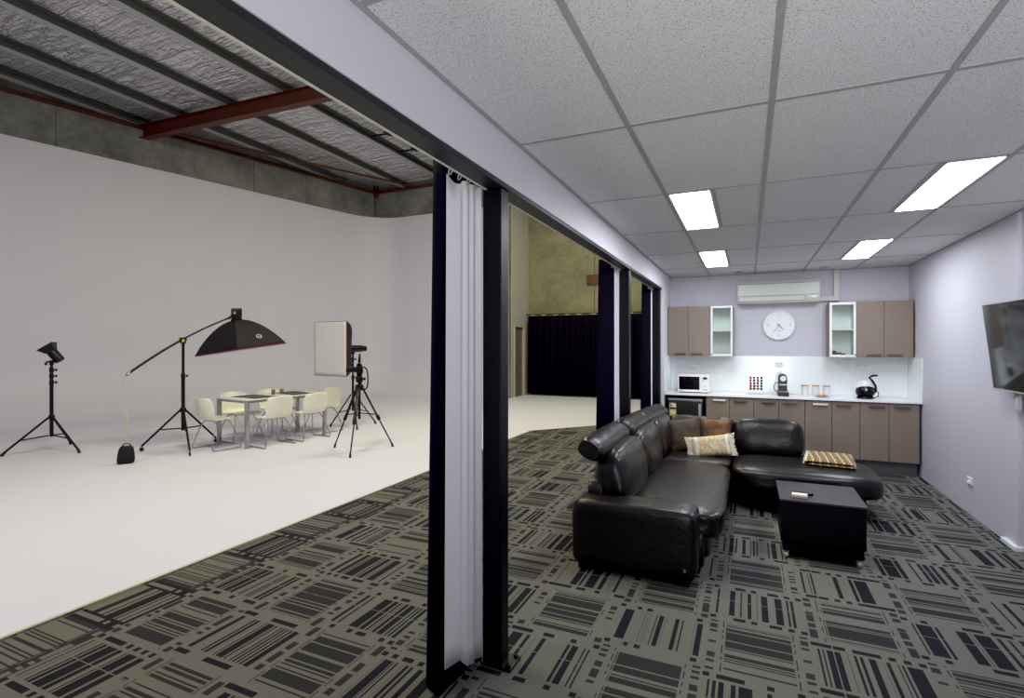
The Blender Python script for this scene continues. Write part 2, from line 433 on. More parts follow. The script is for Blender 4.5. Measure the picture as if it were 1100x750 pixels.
m = MB(); m.prism([(-6.475, CYY-o_, max(z_, .0)) for o_, z_ in prof[:15]]+[(-6.475, CYY-.03, HT), (-6.475, CYY+.2, HT), (-6.475, CYY+.2, 0)], (.02, 0, 0))
struct(m.build('trim_2', 'cyc', smooth=False), 'white end edge of the cyclorama wall', 'trim')
d = thing('door_1', 'grey brown door at the far end of the studio', 'door', (-6.5, 14.78, 0)); d['kind'] = 'structure'
bx('door_leaf', 'doorgrey', (-6.53, -6.48, 14.44, 15.12, .01, 2.14), d)
m = MB(); m.box(-6.5, -6.41, 14.38, 14.44, 0, 2.2); m.box(-6.5, -6.41, 15.12, 15.2, 0, 2.2); m.box(-6.5, -6.41, 14.44, 15.12, 2.14, 2.2); m.build('door_frame', 'stubgrey', d, smooth=False)
m = MB(); m.cyl((-6.48, 14.52, 1.0), (-6.43, 14.52, 1.0), .012); m.cyl((-6.43, 14.52, 1.0), (-6.43, 14.62, 1.0), .01); m.build('door_handle', 'steelgrey', d)
m = MB(); m.box(-6.6, -4.26, 15.5, 15.7, 0, 7); m.box(-4.245, 2.7, 15.5, 15.7, 0, 7)
struct(m.build('wall_studio_far', 'conc2', smooth=False), 'tall olive toned concrete wall behind the far black curtain', 'wall')
m = MB(); m.box(2.6, 2.75, YF, 15.6, 0, 7); struct(m.build('wall_studio_east', 'conc2', smooth=False), 'concrete side wall of the studio', 'wall')
m = MB(); m.box(-16.5, 2.7, YF-.15, YF, 0, 7); struct(m.build('wall_front', 'wall', smooth=False), 'painted wall behind the camera', 'wall')
# lounge shell
m = MB(); m.box(WR, WR+.12, 5.28, WB+.1, 0, CEIL+.05); m.box(WR+.02, WR+.14, YF, 5.28, 0, CEIL+.05)
struct(m.build('wall_right', 'wall', smooth=False), 'lavender grey painted side wall of the lounge', 'wall')
m = MB(); m.box(WR-.006, WR+.03, 5.22, 5.285, .0, CEIL); struct(m.build('trim_3', 'wall', smooth=False), 'narrow painted vertical cover strip on the right wall', 'trim')
m = MB(); m.box(WR-.035, WR+.02, 5.19, 5.44, 0, .035); struct(m.build('baseboard_right', 'whiteplastic', bev=.004), 'short white skirting piece at foot of right wall', 'baseboard')
m = MB(); m.box(WX-.1, WR+.12, WB, WB+.12, 0, 7); struct(m.build('wall_back', 'wall', smooth=False), 'lavender grey kitchen wall', 'wall')
m = MB(); m.box(WX-.1, WX, 7.40, WB, 0, 2.36); m.box(WX-.1, WX, YF, WB, 2.36, 7)
struct(m.build('wall_left', 'bulk', smooth=False), 'pale bulkhead wall over the curtained openings', 'wall')
# lounge ceiling
m = MB(); m.box(WX, WR+.15, YF, WB, CEIL, CEIL+.03); struct(m.build('ceiling', 'tile', smooth=False), 'speckled suspended ceiling tiles', 'ceiling')
XL = [-1.1067+.6*i for i in range(0, 6)]; YL = [2.433+1.2*j for j in range(-4, 5)]
m = MB(); w = .012
for x in XL[1:]:
    if WX < x < WR: m.box(x-w, x+w, YF, WB, CEIL-.004, CEIL+.002)
for y in YL: m.box(WX, WR, y-w, y+w, CEIL-.0035, CEIL+.002)
m.box(WX, WX+.02, YF, WB, CEIL-.005, CEIL+.002); m.box(WR-.02, WR, YF, WB, CEIL-.005, CEIL+.002); m.box(WX, WR, WB-.02, WB, CEIL-.005, CEIL+.002)
LX = [(-.5067+.012, -.2067-.012), (.9933+.012, 1.2933-.012)]
for x in (-.2067, .9933):
    for j in (1, 3): m.box(x-w, x+w, YL[4]+1.2*j, YL[4]+1.2*(j+1), CEIL-.004, CEIL+.002)
struct(m.build('trim_4', 'tbar', smooth=False), 'grey metal grid of the suspended ceiling', 'ceiling grid')
names = {(0, 1): 'long lit ceiling light panel nearest the partition, closer to the camera', (0, 3): 'small looking lit ceiling panel near partition, closest to air conditioner',
         (1, 1): 'largest lit ceiling light panel, above the television side of the lounge', (1, 3): 'lit ceiling light panel above the right wall cupboards'}
for (i, j), lb in names.items():
    y0 = YL[4]+1.2*j
    o = thing('ceiling_light', lb, 'light', ((LX[i][0]+LX[i][1])/2, y0+.6, CEIL), 'troffer lights in the lounge ceiling')
    m = MB(); a, b = LX[i]; c, dd = y0+.012, y0+1.188
    for q in ((a, a+.012, c, dd), (b-.012, b, c, dd), (a, b, c, c+.012), (a, b, dd-.012, dd)): m.box(*q, CEIL-.006, CEIL+.001)
    m.build('light_frame', 'whiteframe', o, smooth=False)
    m = MB(); m.poly([(a+.01, c+.01, CEIL-.003), (b-.01, c+.01, CEIL-.003), (b-.01, dd-.01, CEIL-.003), (a+.01, dd-.01, CEIL-.003)])
    m.build('light_diffuser', 'lamp', o, smooth=False)
for (x, y), lb in (((-.107, 7.86), 'small dark ceiling vent above the left end of the air conditioner'), ((.902, 7.87), 'small dark ceiling vent above the air conditioner duct')):
    o = thing('ceiling_vent', lb, 'vent', (x, y, CEIL), 'small ceiling vents')
    m = MB(); m.lathe([(.055, CEIL), (.055, CEIL-.008), (.045, CEIL-.010)], (x, y, 0), n=24); m.build('vent_rim', 'silver', o)
    m = MB(); m.lathe([(.043, CEIL-.008), (.04, CEIL-.013)], (x, y, 0), n=24); m.build('vent_grille', 'greymark', o)

# partition frame
m = MB(); m.box(-1.168, -1.076, YF, 7.4, 2.338, 2.375)
struct(m.build('trim_5', 'beam', bev=.003), 'long dark steel header beam along the partition', 'beam')
for k, (y, lb) in enumerate(((2.28, 'nearest black square steel post in front of the carpet'), (5.28, 'middle black square steel post behind the sofa'), (7.30, 'farthest black square steel post beside the kitchen wall'))):
    o = thing('partition_post', lb, 'post', (-1.14, y+.045, 0), 'black partition posts'); o['kind'] = 'structure'
    m = MB(); m.box(-1.19, -1.09, y, y+.09, 0, 2.34); m.box(-1.19, -1.18, y, y+.09, 2.34, 2.5); m.build('post_shaft', 'blackmetal', o, bev=.006)
    m = MB(); m.box(-1.20, -1.035, y-.01, y+.12, 0, .014); m.build('base_plate', 'blackmetal', o, bev=.003)
    for bx_, by_ in ((-1.055, y+.10), (-1.055, y+.01)): m = MB(); m.lathe([(.012, .014), (.012, .026), (.006, .03)], (bx_, by_, 0), n=6); m.build('anchor_bolt', 'blackmetal', o)
m = MB(); m.box(-1.178, -1.166, YF, 7.3, 2.334, 2.36)
tag(m.build('curtain_track', 'track', bev=.003), 'thin cream curtain track fixed along the header beam', 'curtain track')

# ------------------------------------------------------------------ curtains
def resample(path, n):
    L = [0]
    for a, b in zip(path, path[1:]): L.append(L[-1]+(Vector(b)-Vector(a)).length)
    out = []
    for i in range(n):
        s = L[-1]*i/(n-1); k = 0
        while k < len(L)-2 and L[k+1] < s: k += 1
        f = (s-L[k])/max(1e-6, L[k+1]-L[k]); out.append(Vector(path[k]).lerp(Vector(path[k+1]), f))
    return out
def smooth_path(p, it=2):
    for _ in range(it):
        q = [p[0]]
        for a, b in zip(p, p[1:]):
            a, b = Vector(a), Vector(b); q += [a.lerp(b, .25), a.lerp(b, .75)]
        q.append(p[-1]); p = q
    return p
def drape(top, bot, zt, zb, n=70, nz=22, fz=None):
    T, Bt = resample(smooth_path(top), n), resample(smooth_path(bot), n); rows = []
    for j in range(nz+1):
        f = j/nz; row = []
        for i in range(n):
            p = T[i].lerp(Bt[i], f**1.15)
            z0 = zt(i/(n-1)) if callable(zt) else zt; z1 = zb(i/(n-1)) if callable(zb) else zb
            row.append((p.x, p.y, z0+(z1-z0)*f))
        rows.append(row)
    return rows
def partition_curtain(y, lead, white, back, label, hem):
    """lead: x range of black leading edge, white: plan of lining (dx from -1.19, dy from post)"""
    o = thing('partition_curtain', label, 'curtain', (-1.25, y-.1, 0), 'black curtains with white lining in the partition')
    W = [(x, y+d) for x, d in white]
    Kp = [(x, y+d) for x, d in back] + [(x, y+d) for x, d in lead] + [(x-.012, yy+.004) for x, yy in W] + [(-1.194, y-.003)]
    def flare(P, kx, ky):
        cx, cyv = -1.19, y
        return [(cx+(a-cx)*kx, cyv+(b-cyv)*ky) for a, b in P]
    m = MB(); m.grid(drape(Kp, flare(Kp, 1.22, 1.06), 2.42, .012, 110)); m.build('drape_fabric', 'blackcloth', o, solid=.004, angle=80)
    m = MB(); m.grid(drape(W, flare([(a+.004, b) for a, b in W], 1.12, 1.06), (lambda t: 2.345-.03*math.sin(PI*min(1, t*2.2))), hem, 70)); m.build('lining', 'whitecloth', o, solid=.003, angle=80)
    for yy in (y-.30, y-.22, y-.14, y-.06):
        m = MB(); c = Vector((-1.192, yy, 2.338))
        m.tube([c+Vector((math.cos(a)*.006, math.sin(a)*.014, math.sin(a)*.004+math.cos(a)*.014)) for a in [2*PI*i/14 for i in range(14)]], .0028, 8, closed=True)
        m.build('curtain_ring', 'silver', o)
    return o
partition_curtain(2.28, [(-1.345, -.20), (-1.30, -.27), (-1.242, -.275)],
    [(-1.236, -.262), (-1.224, -.21), (-1.212, -.165), (-1.226, -.15), (-1.205, -.115), (-1.221, -.095), (-1.202, -.06), (-1.217, -.045), (-1.193, -.005)],
    [(-1.26, -.02), (-1.29, -.05), (-1.26, -.09), (-1.32, -.10), (-1.28, -.15), (-1.335, -.16)],
    'full height black curtain with white lining bunched at the nearest post', lambda t: .115-.075*(max(0, min(1, (t-.35)/.25))))
partition_curtain(5.28, [(-1.355, -.20), (-1.33, -.24), (-1.206, -.20)],
    [(-1.203, -.155), (-1.2, -.13), (-1.203, -.08), (-1.206, -.05), (-1.193, -.005)],
    [(-1.26, -.02), (-1.29, -.05), (-1.26, -.09), (-1.32, -.10), (-1.28, -.15), (-1.335, -.16)],
    'black curtain with narrow white lining at the middle post behind the sofa', .06)
partition_curtain(7.30, [(-1.30, -.20), (-1.28, -.22), (-1.212, -.17)],
    [(-1.2, -.06), (-1.197, -.04), (-1.193, -.005)],
    [(-1.24, -.02), (-1.27, -.05), (-1.25, -.09), (-1.29, -.10), (-1.26, -.15), (-1.295, -.16)],
    'black curtain at the farthest post next to the kitchen', .06)
# far curtain on the concrete wall
o = thing('wall_curtain', 'wide black pleated curtain hanging on the far concrete wall', 'curtain', (-3.2, 15.25, 0))
path_t, path_b = [], []
x = -6.34; k = 0; rnd = random.Random(3)
while x < .3:
    a = .05+.03*rnd.random(); s = 1 if k % 2 else -1
    path_t.append((x, 15.28+s*a*.6)); path_b.append((x+rnd.uniform(-.01, .01), 15.26+s*a)); x += .075+.05*rnd.random(); k += 1
m = MB(); m.grid(drape(path_t, path_b, 2.50, .06, 420, 8)); m.build('drape_fabric', 'blackcloth', o, solid=.004, angle=80)
m = MB(); m.cyl((-6.4, 15.29, 2.54), (.4, 15.29, 2.54), .018); m.build('curtain_rail', 'blackmetal', o)
for i in range(16):
    m = MB(); xx = -6.25+i*.39+rnd.uniform(-.05, .05); m.box(xx, xx+.14, 15.24, 15.30, 2.505, 2.527); m.build('curtain_tab', 'edging', o, smooth=False)
o = thing('steel_plate', 'small red steel plate bolted high on the far concrete wall', 'bracket', (-4.2, 15.5, 3.4))
bx('plate', 'redsteel', (-4.49, -4.0, 15.47, 15.50, 3.41, 3.73), o, bev=.004)
for xx in (-4.43, -4.06):
    for zz in (3.47, 3.67): m = MB(); m.lathe([(.02, 0), (.02, .015), (.012, .02)], (xx, 15.47, zz), (0, -1, 0), 8); m.build('bolt', 'blackmetal', o)

# ------------------------------------------------------------------ studio roof
m = MB(); rows = []
for i in range(61):
    x = -17+i*(19.9/60); rows.append([(x, YF-.3+j*(18.6/80), 6.85+.018*noise.noise(Vector((x*1.3, j*.4, 0)))-.012*math.cos((x+8.50)/1.58*2*PI)) for j in range(81)])
m.grid(rows); struct(m.build('ceiling_studio', 'foil'), 'wrinkled silver foil insulation under the studio roof', 'roof lining')
pu = [(-12.85, 'galvanised roof purlin closest to the concrete wall'), (-11.6, 'second galvanised purlin from the concrete wall'), (-10.07, 'third galvanised purlin from the concrete wall'), (-8.5, 'fourth galvanised purlin from the concrete wall'), (-6.95, 'galvanised purlin above the header beam side of the studio')]
for x, lb in pu + [(x, 'roof purlin hidden above the partition side') for x in (-5.4, -3.8, -2.2, -.6)]:
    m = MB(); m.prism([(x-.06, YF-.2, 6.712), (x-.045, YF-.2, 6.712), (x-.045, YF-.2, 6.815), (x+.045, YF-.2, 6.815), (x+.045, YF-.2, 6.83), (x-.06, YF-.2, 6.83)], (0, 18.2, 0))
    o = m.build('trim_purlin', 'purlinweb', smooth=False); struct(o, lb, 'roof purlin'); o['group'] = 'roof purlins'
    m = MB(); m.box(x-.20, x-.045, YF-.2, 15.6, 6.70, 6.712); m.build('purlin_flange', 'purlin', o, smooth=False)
def ibeam(name, a, b, h, w, mat, label, cat, t=.014):
    a, b = Vector(a), Vector(b); d = b-a; s = Vector((d.y, -d.x, 0)).normalized(); z = Vector((0, 0, 1)); P = []
    for u, v in ((-w/2, 0), (w/2, 0), (w/2, t), (t/2, t), (t/2, h-t), (w/2, h-t), (w/2, h), (-w/2, h), (-w/2, h-t), (-t/2, h-t), (-t/2, t), (-w/2, t)): P.append(a+s*u+z*v)
    m = MB(); m.prism(P, d); return struct(m.build(name, mat, smooth=False), label, cat)
ibeam('trim_rafter', (-12.95, 7.56, 6.40), (-1.3, 8.12, 6.40), .31, .18, 'redsteel', 'thick red oxide steel rafter crossing under the foil roof', 'beam')
# red angle along the concrete, end beam, strut and cleats
m = MB(); p, q = P0+NW*.0, Vector((CX, CYY))
def along(a, z): v = P0+U*a; return v
LL = (Vector((CX, CYY))-P0).length
c0 = P0; n3 = Vector((NW.x, NW.y, 0))
m.prism([Vector((c0.x, c0.y, 6.60)), Vector((c0.x, c0.y, 6.60))+n3*.10, Vector((c0.x, c0.y, 6.612))+n3*.10, Vector((c0.x, c0.y, 6.612))+n3*.012, Vector((c0.x, c0.y, 6.70))+n3*.012, Vector((c0.x, c0.y, 6.70))], Vector((U.x, U.y, 0))*LL)
struct(m.build('trim_wall_angle', 'redsteel', smooth=False), 'red oxide steel angle running along top of the concrete panels', 'beam')
m = MB(); m.box(CX-.05, -6.45, CYY-.02, CYY+.1, 6.62, 6.72); struct(m.build('trim_end_beam', 'redsteel', smooth=False), 'red oxide steel beam on top of the end concrete panel', 'beam')
m = MB(); m.box(CX-.03, CX+.06, CYY-.15, CYY-.0, 6.50, 6.9); struct(m.build('trim_corner_cleat', 'redsteel', smooth=False), 'red steel cleat in the corner of the concrete walls', 'bracket')
m = MB(); m.cyl((-12.55, 8.0, 6.66), (-9.75, 14.0, 6.68), .03, n=8); struct(m.build('trim_brace', 'redsteel'), 'thin red oxide diagonal roof brace', 'brace')
o = thing('roof_conduit', 'black cable conduit with cross brackets under the foil roof', 'conduit', (-8.2, 10, 6.66))
m = MB(); m.tube([(-8.38, 8.3, 6.68), (-8.38, 13.5, 6.68)], .022, 8); m.build('conduit_pipe', 'blackmetal', o)
for y in (10.2, 11.3):
    m = MB(); m.box(-8.4, -7.9, y, y+.06, 6.67, 6.70); m.box(-7.95, -7.90, y-.1, y+.16, 6.67, 6.70); m.build('conduit_bracket', 'blackmetal', o, smooth=False)

# ------------------------------------------------------------------ kitchen
DX = [-.52, -.2235, .0735, .3705, .6675, .9645, 1.2615, 1.5585, 1.859]
ul = ['base cabinet unit right next to the bar fridge', 'base cabinet unit second from the fridge, below the coffee pods', 'base cabinet unit third from the fridge, below the white canisters', 'base cabinet unit beside the right wall, below the kettle']
bright = {0, 4}
for u in range(4):
    a, c, b = DX[2*u], DX[2*u+1], DX[2*u+2]
    o = thing('base_cabinet', 'taupe two door '+ul[u], 'cabinet', ((a+b)/2, 7.9, 0), 'base cabinets under the worktop')
    m = MB(); m.box(a, b, 7.642, 8.185, .15, .865); m.build('carcass', 'lamdark', o, smooth=False)
    m = MB(); m.box(a, b, 7.72, 7.74, .0, .15); m.build('kickboard', 'kick', o, smooth=False)
    for q, (x0, x1) in enumerate(((a, c), (c, b))):
        dd = bx('door', 'laminate', (x0+.003, x1-.003, 7.62, 7.64, .163, .862), o, bev=.0015)
        h0 = (x1-.045-.165) if q == 0 else (x0+.045)
        m = MB(); m.box(h0, h0+.165, 7.592, 7.600, .815, .838); m.box(h0, h0+.165, 7.598, 7.622, .832, .838)
        hm = m.build('handle', 'handleglint' if (2*u+q) in bright else 'handle', dd, bev=.002)
        if (2*u+q) in bright: hm['label'] = 'pull handle with a reflection painted into its colour'
m = MB(); m.box(-1.066, 1.882, 7.595, 8.195, .875, .903)
tag(m.build('worktop', 'counter', bev=.003), 'long white stone kitchen worktop over the taupe cabinets', 'worktop')
o = thing('splashback', 'white glossy splashback behind the worktop', 'splashback', (.4, 8.19, .903)); o['kind'] = 'structure'
bx('back_panel', 'splash', (-1.066, 1.872, 8.186, 8.199, .904, 1.418), o)
bx('return_panel', 'splash', (1.873, 1.884, 7.60, 8.199, .904, 1.418), o)
bx('return_panel', 'splash', (-1.069, -1.058, 7.60, 8.185, .904, 1.418), o)
for a, b, lb in ((-1.066, -1.04, 'black side panel between the bar fridge and the left wall'), (-.545, -.522, 'black side panel between the bar fridge and the base cabinets')):
    m = MB(); m.box(a, b, 7.62, 8.18, 0, .872); tag(m.build('end_panel', 'table', smooth=False), lb, 'panel')
# bar fridge
o = thing('bar_fridge', 'dark steel bar fridge under the left end of the worktop', 'fridge', (-.79, 7.9, 0))
bx('fridge_body', 'rubber', (-1.03, -.56, 7.67, 8.15, .02, .825), o, bev=.006)
dd = bx('fridge_door', 'fridge', (-1.03, -.565, 7.63, 7.665, .05, .80), o, bev=.008)
bx('door_trim', 'silver', (-.62, -.585, 7.618, 7.63, .08, .76), dd, bev=.004)
bx('control_strip', 'silver', (-1.03, -.565, 7.635, 7.665, .802, .825), o, bev=.003)
st = bx('energy_sticker', 'yellow', (-1.005, -.915, 7.6255, 7.6285, .58, .76), dd, smooth=False); st['label'] = 'yellow energy rating sticker'
m = MB(); cxx = -.96
m.prism([(cxx+.045*math.cos(PI*i/12), 7.6235, .70+.062*math.sin(PI*i/12)) for i in range(13)], (0, .002, 0)); m.build('sticker_dial', 'paper', st, smooth=False)
m = MB(); m.prism([(cxx+r*math.cos(PI*t), 7.6225, .70+r*1.35*math.sin(PI*t)) for r, t in ((.043, .68), (.043, .78), (.043, .9), (.020, .9), (.020, .68))], (0, .0012, 0)); m.build('dial_mark', 'red', st, smooth=False)
m = MB(); m.box(cxx-.04, cxx+.04, 7.6225, 7.624, .675, .70); m.build('dial_base', 'rubber', st, smooth=False)
m = MB(); m.box(cxx-.032, cxx+.032, 7.6225, 7.624, .60, .655); m.build('sticker_panel', 'paper', st, smooth=False)
# wall cupboards
def wall_cupboard(a, c, b, label):
    o = thing('wall_cupboard', label, 'cupboard', ((a+b)/2, 8.05, 1.42), 'taupe wall cupboards')
    m = MB(); m.box(a, b, 7.922, 8.198, 1.42, 2.13); m.build('carcass', 'lamdark', o, smooth=False)
    for x0, x1, q in ((a, c, 0), (c, b, 1)):
        dd = bx('door', 'laminate', (x0+.002, x1-.002, 7.90, 7.92, 1.42, 2.128), o, bev=.0015)
        h0 = x1-.035-.15 if q == 0 else x0+.035
        m = MB(); m.box(h0, h0+.15, 7.875, 7.882, 1.438, 1.46); m.box(h0, h0+.15, 7.88, 7.902, 1.438, 1.445); m.build('handle', 'handle', dd, bev=.002)
def glass_cupboard(a, b, label, knobx):
    o = thing('glass_cupboard', label, 'cupboard', ((a+b)/2, 8.05, 1.42), 'glass fronted wall cupboards')
    m = MB(); m.box(a, a+.014, 7.922, 8.198, 1.42, 2.13); m.box(b-.014, b, 7.922, 8.198, 1.42, 2.13); m.box(a+.014, b-.014, 7.922, 8.198, 1.42, 1.436); m.box(a+.014, b-.014, 7.922, 8.198, 2.114, 2.13)
    m.build('carcass', 'laminate', o, smooth=False)
    m = MB(); m.box(a+.014, b-.014, 8.185, 8.197, 1.436, 2.114); m.box(a+.0145, a+.017, 7.93, 8.185, 1.436, 2.114); m.box(b-.017, b-.0145, 7.93, 8.185, 1.436, 2.114); m.build('lining', 'whitefoil', o, smooth=False)
    m = MB(); m.box(a+.017, b-.017, 7.935, 8.185, 1.768, 1.784); m.build('shelf', 'whitefoil', o, smooth=False)
    f = 0.03
    m = MB(); m.box(a+.002, a+f, 7.90, 7.92, 1.42, 2.128); m.box(b-f, b-.002, 7.90, 7.92, 1.42, 2.128); m.box(a+f, b-f, 7.90, 7.92, 1.42, 1.42+f); m.box(a+f, b-f, 7.90, 7.92, 2.128-f, 2.128)
    dd = m.build('door_frame', 'whiteframe', o, smooth=False); dd['label'] = 'white framed glass door'
    m = MB(); m.box(a+f-.004, b-f+.004, 7.908, 7.911, 1.42+f-.004, 2.128-f+.004); m.build('glass_pane', 'glass', dd, smooth=False)
    m = MB(); m.lathe([(.008, 0), (.008, .014), (.005, .018)], (knobx, 7.90, 1.45), (0, -1, 0), 12); m.build('knob', 'handle', dd)
wall_cupboard(-1.066, -.779, -.483, 'taupe two door wall cupboard at the left end above the microwave')
glass_cupboard(-.481, -.189, 'white framed glass cupboard between the left taupe cupboard and the clock', -.468)
glass_cupboard(.972, 1.268, 'white framed glass cupboard right of the clock with brown cups on its floor', 1.255)
wall_cupboard(1.270, 1.564, 1.866, 'taupe two door wall cupboard beside the right wall above the kettle')
for i, (x, h) in enumerate(((1.03, .065), (1.085, .045), (1.135, .03))):
    m = MB(); m.lathe([(.024, 1.4365), (.03, 1.4365+h*.5), (.031, 1.4365+h)], (x, 7.99, 0), n=18); m.lathe([(.031, 1.4366+h), (.028, 1.437+h), (.02, 1.437+h*.98)], (x, 7.99, 0), n=18)
    tag(m.build('cup', 'brownjar'), ['tallest brown cup inside the right glass cupboard', 'middle brown cup inside the right glass cupboard', 'low brown cup inside the right glass cupboard'][i], 'cup', 'brown cups in the glass cupboard')
# air conditioner
o = thing('air_conditioner', 'white split system air conditioner high on the kitchen wall', 'air conditioner', (.37, 8.2, 2.15))
m = MB(); pr = [(8.198, 2.16), (8.02, 2.155), (7.985, 2.20), (7.975, 2.26), (7.985, 2.42), (8.02, 2.465), (8.198, 2.47)]
m.prism([(-.137, y, z) for y, z in pr], (1.016, 0, 0)); m.build('ac_body', 'acwhite', o, bev=.008)
bx('front_panel', 'acwhite', (-.125, .867, 7.965, 7.985, 2.255, 2.415), o, bev=.006)
bx('air_intake', 'greymark', (-.11, .70, 7.974, 7.985, 2.418, 2.427), o, smooth=False)
m = MB(); m.box(-.11, .70, 7.978, 7.993, 2.185, 2.245); f = m.build('outlet_louvre', 'acwhite', o, bev=.004)
m = MB(); m.box(-.115, .705, 7.974, 7.984, 2.246, 2.252); m.box(-.118, -.11, 7.974, 7.99, 2.19, 2.25); m.box(.70, .708, 7.974, 7.99, 2.19, 2.25); m.build('louvre_gap', 'greymark', f, smooth=False)
m = MB(); m.box(.77, .84, 7.974, 7.98, 2.215, 2.235); m.build('display_panel', 'silver', o)
m = MB(); m.prism([(.879, 8.14, 2.17), (1.115, 8.14, 2.17), (1.115, 8.14, CEIL-.002), (1.05, 8.14, CEIL-.002), (1.05, 8.14, 2.235), (.879, 8.14, 2.235)], (0, .058, 0))
tag(m.build('pipe_duct', 'acwhite', bev=.005), 'white pipe duct running from air conditioner to ceiling', 'duct')
# clock
cx, cz = .398, 1.85; cyk = 8.155
o = thing('wall_clock', 'round white wall clock between the two glass cupboards', 'clock', (cx, 8.2, cz))
m = MB(); m.lathe([(.19, 0), (.203, .01), (.205, .035), (.192, .045), (.186, .036)], (cx, 8.198, cz), (0, -1, 0), 48); m.build('clock_rim', 'whiteplastic', o)
m = MB(); m.lathe([(.187, 0), (.187, .006)], (cx, 8.163, cz), (0, -1, 0), 48); fc = m.build('clock_face', 'whiteplastic', o)
m = MB()
for i in range(60):
    if i % 15 == 0: continue
    a = 2*PI*i/60; L = .022 if i % 5 == 0 else .009; d = Vector((math.sin(a), 0, math.cos(a))); s = Vector((d.z, 0, -d.x))*(.003 if i % 5 == 0 else .0012); p = Vector((cx, 8.1565, cz))
    m.prism([p+d*(.155)-s, p+d*.155+s, p+d*(.155+L)+s, p+d*(.155+L)-s], (0, .0008, 0))
m.build('dial_marking', 'faintmark', fc, smooth=False)
for n_, a in (('12', 0), ('3', 90), ('6', 180), ('9', 270)):
    cu = bpy.data.curves.new('clock_numeral', 'FONT'); cu.body = n_; cu.size = .06; cu.align_x = 'CENTER'; cu.align_y = 'CENTER'; cu.extrude = .0004
    tf = bpy.data.objects.new('numeral_curve', cu); me_ = bpy.data.meshes.new_from_object(tf); bpy.data.objects.remove(tf); me_.materials.clear(); me_.materials.append(M['faintmark']); t_ = bpy.data.objects.new('clock_numeral', me_); COL.objects.link(t_); t_.parent = fc
    r = .138; w_ = Vector((cx+r*math.sin(math.radians(a)), 8.1562, cz+r*math.cos(math.radians(a)))); t_.location = w_-parent_origin(fc); t_.rotation_euler = (PI/2, 0, 0)
bx('brand_mark', 'faintmark', (cx-.022, cx+.022, 8.1558, 8.1566, cz-.078, cz-.068), fc, smooth=False)
def hand(nm, ang, L, w, y):
    d = Vector((math.sin(ang), 0, math.cos(ang))); s = Vector((d.z, 0, -d.x))*w; p = Vector((cx, y, cz)); m = MB()
    m.prism([p-d*.03-s, p-d*.03+s, p+d*L+s*.6, p+d*L-s*.6], (0, .001, 0)); m.build(nm, 'rubber', o, smooth=False)
hand('hour_hand', math.radians(137), .088, .004, 8.153); hand('minute_hand', math.radians(217), .115, .003, 8.151)
m = MB(); m.lathe([(.007, 0), (.007, .006)], (cx, 8.155, cz), (0, -1, 0), 16); m.build('hand_hub', 'rubber', o)
# power points on the splashback
for x, z, lb, wd in ((-.68, 1.28, 'faint white double power point above the microwave', .11), (.40, 1.30, 'faint white power point behind the coffee machine', .11), (1.34, 1.29, 'left of two faint white power points behind the kettle', .07), (1.425, 1.29, 'right of two faint white power points behind the kettle', .07)):
    o = thing('power_point', lb, 'power outlet', (x, 8.18, z), 'power points on the splashback')
    pl = bx('cover_plate', 'whiteplastic', (x-wd/2, x+wd/2, 8.176, 8.186, z-.036, z+.036), o, bev=.003)
    for sg in (-1, 1): bx('switch', 'faintmark', (x+sg*wd*.22-wd*.1, x+sg*wd*.22+wd*.1, 8.173, 8.177, z+.008, z+.024), o, smooth=False)
    m = MB(); m.box(x-.012, x-.006, 8.174, 8.177, z-.02, z-.006); m.box(x+.006, x+.012, 8.174, 8.177, z-.02, z-.006); m.build('socket_slots', 'greymark', o, smooth=False)
TZ = .9035
# microwave
x0, x1, y0 = -.905, -.485, 7.72
o = thing('microwave', 'white microwave with black window on the left end of the worktop', 'microwave', ((x0+x1)/2, 7.88, TZ))
bx('oven_body', 'whiteplastic', (x0, x1, y0+.02, y0+.34, TZ+.012, TZ+.255), o, bev=.008)
dr = bx('oven_door', 'whiteplastic', (x0, x1-.115, y0, y0+.022, TZ+.014, TZ+.253), o, bev=.005)
bx('door_window', 'darkgloss', (x0+.018, x1-.128, y0-.003, y0+.002, TZ+.045, TZ+.228), dr, bev=.003)
cp = bx('control_panel', 'whiteplastic', (x1-.113, x1, y0+.002, y0+.022, TZ+.014, TZ+.253), o, bev=.004)
bx('clock_display', 'darkgloss', (x1-.082, x1-.03, y0-.001, y0+.003, TZ+.193, TZ+.222), cp, smooth=False)
bx('button', 'bluep', (x1-.085, x1-.070, y0-.001, y0+.003, TZ+.165, TZ+.177), cp, smooth=False)
m = MB(); m.lathe([(.024, 0), (.024, .012), (.02, .016)], (x1-.056, y0+.002, TZ+.12), (0, -1, 0), 20); m.build('dial_knob', 'whiteplastic', cp)
bx('door_button', 'faintmark', (x1-.09, x1-.022, y0-.001, y0+.003, TZ+.035, TZ+.06), cp, bev=.002)
for fx in (x0+.04, x1-.04):
    for fy in (y0+.06, y0+.3):
        m = MB(); m.cyl((fx, fy, TZ+.0), (fx, fy, TZ+.014), .014); m.build('foot', 'rubber', o)
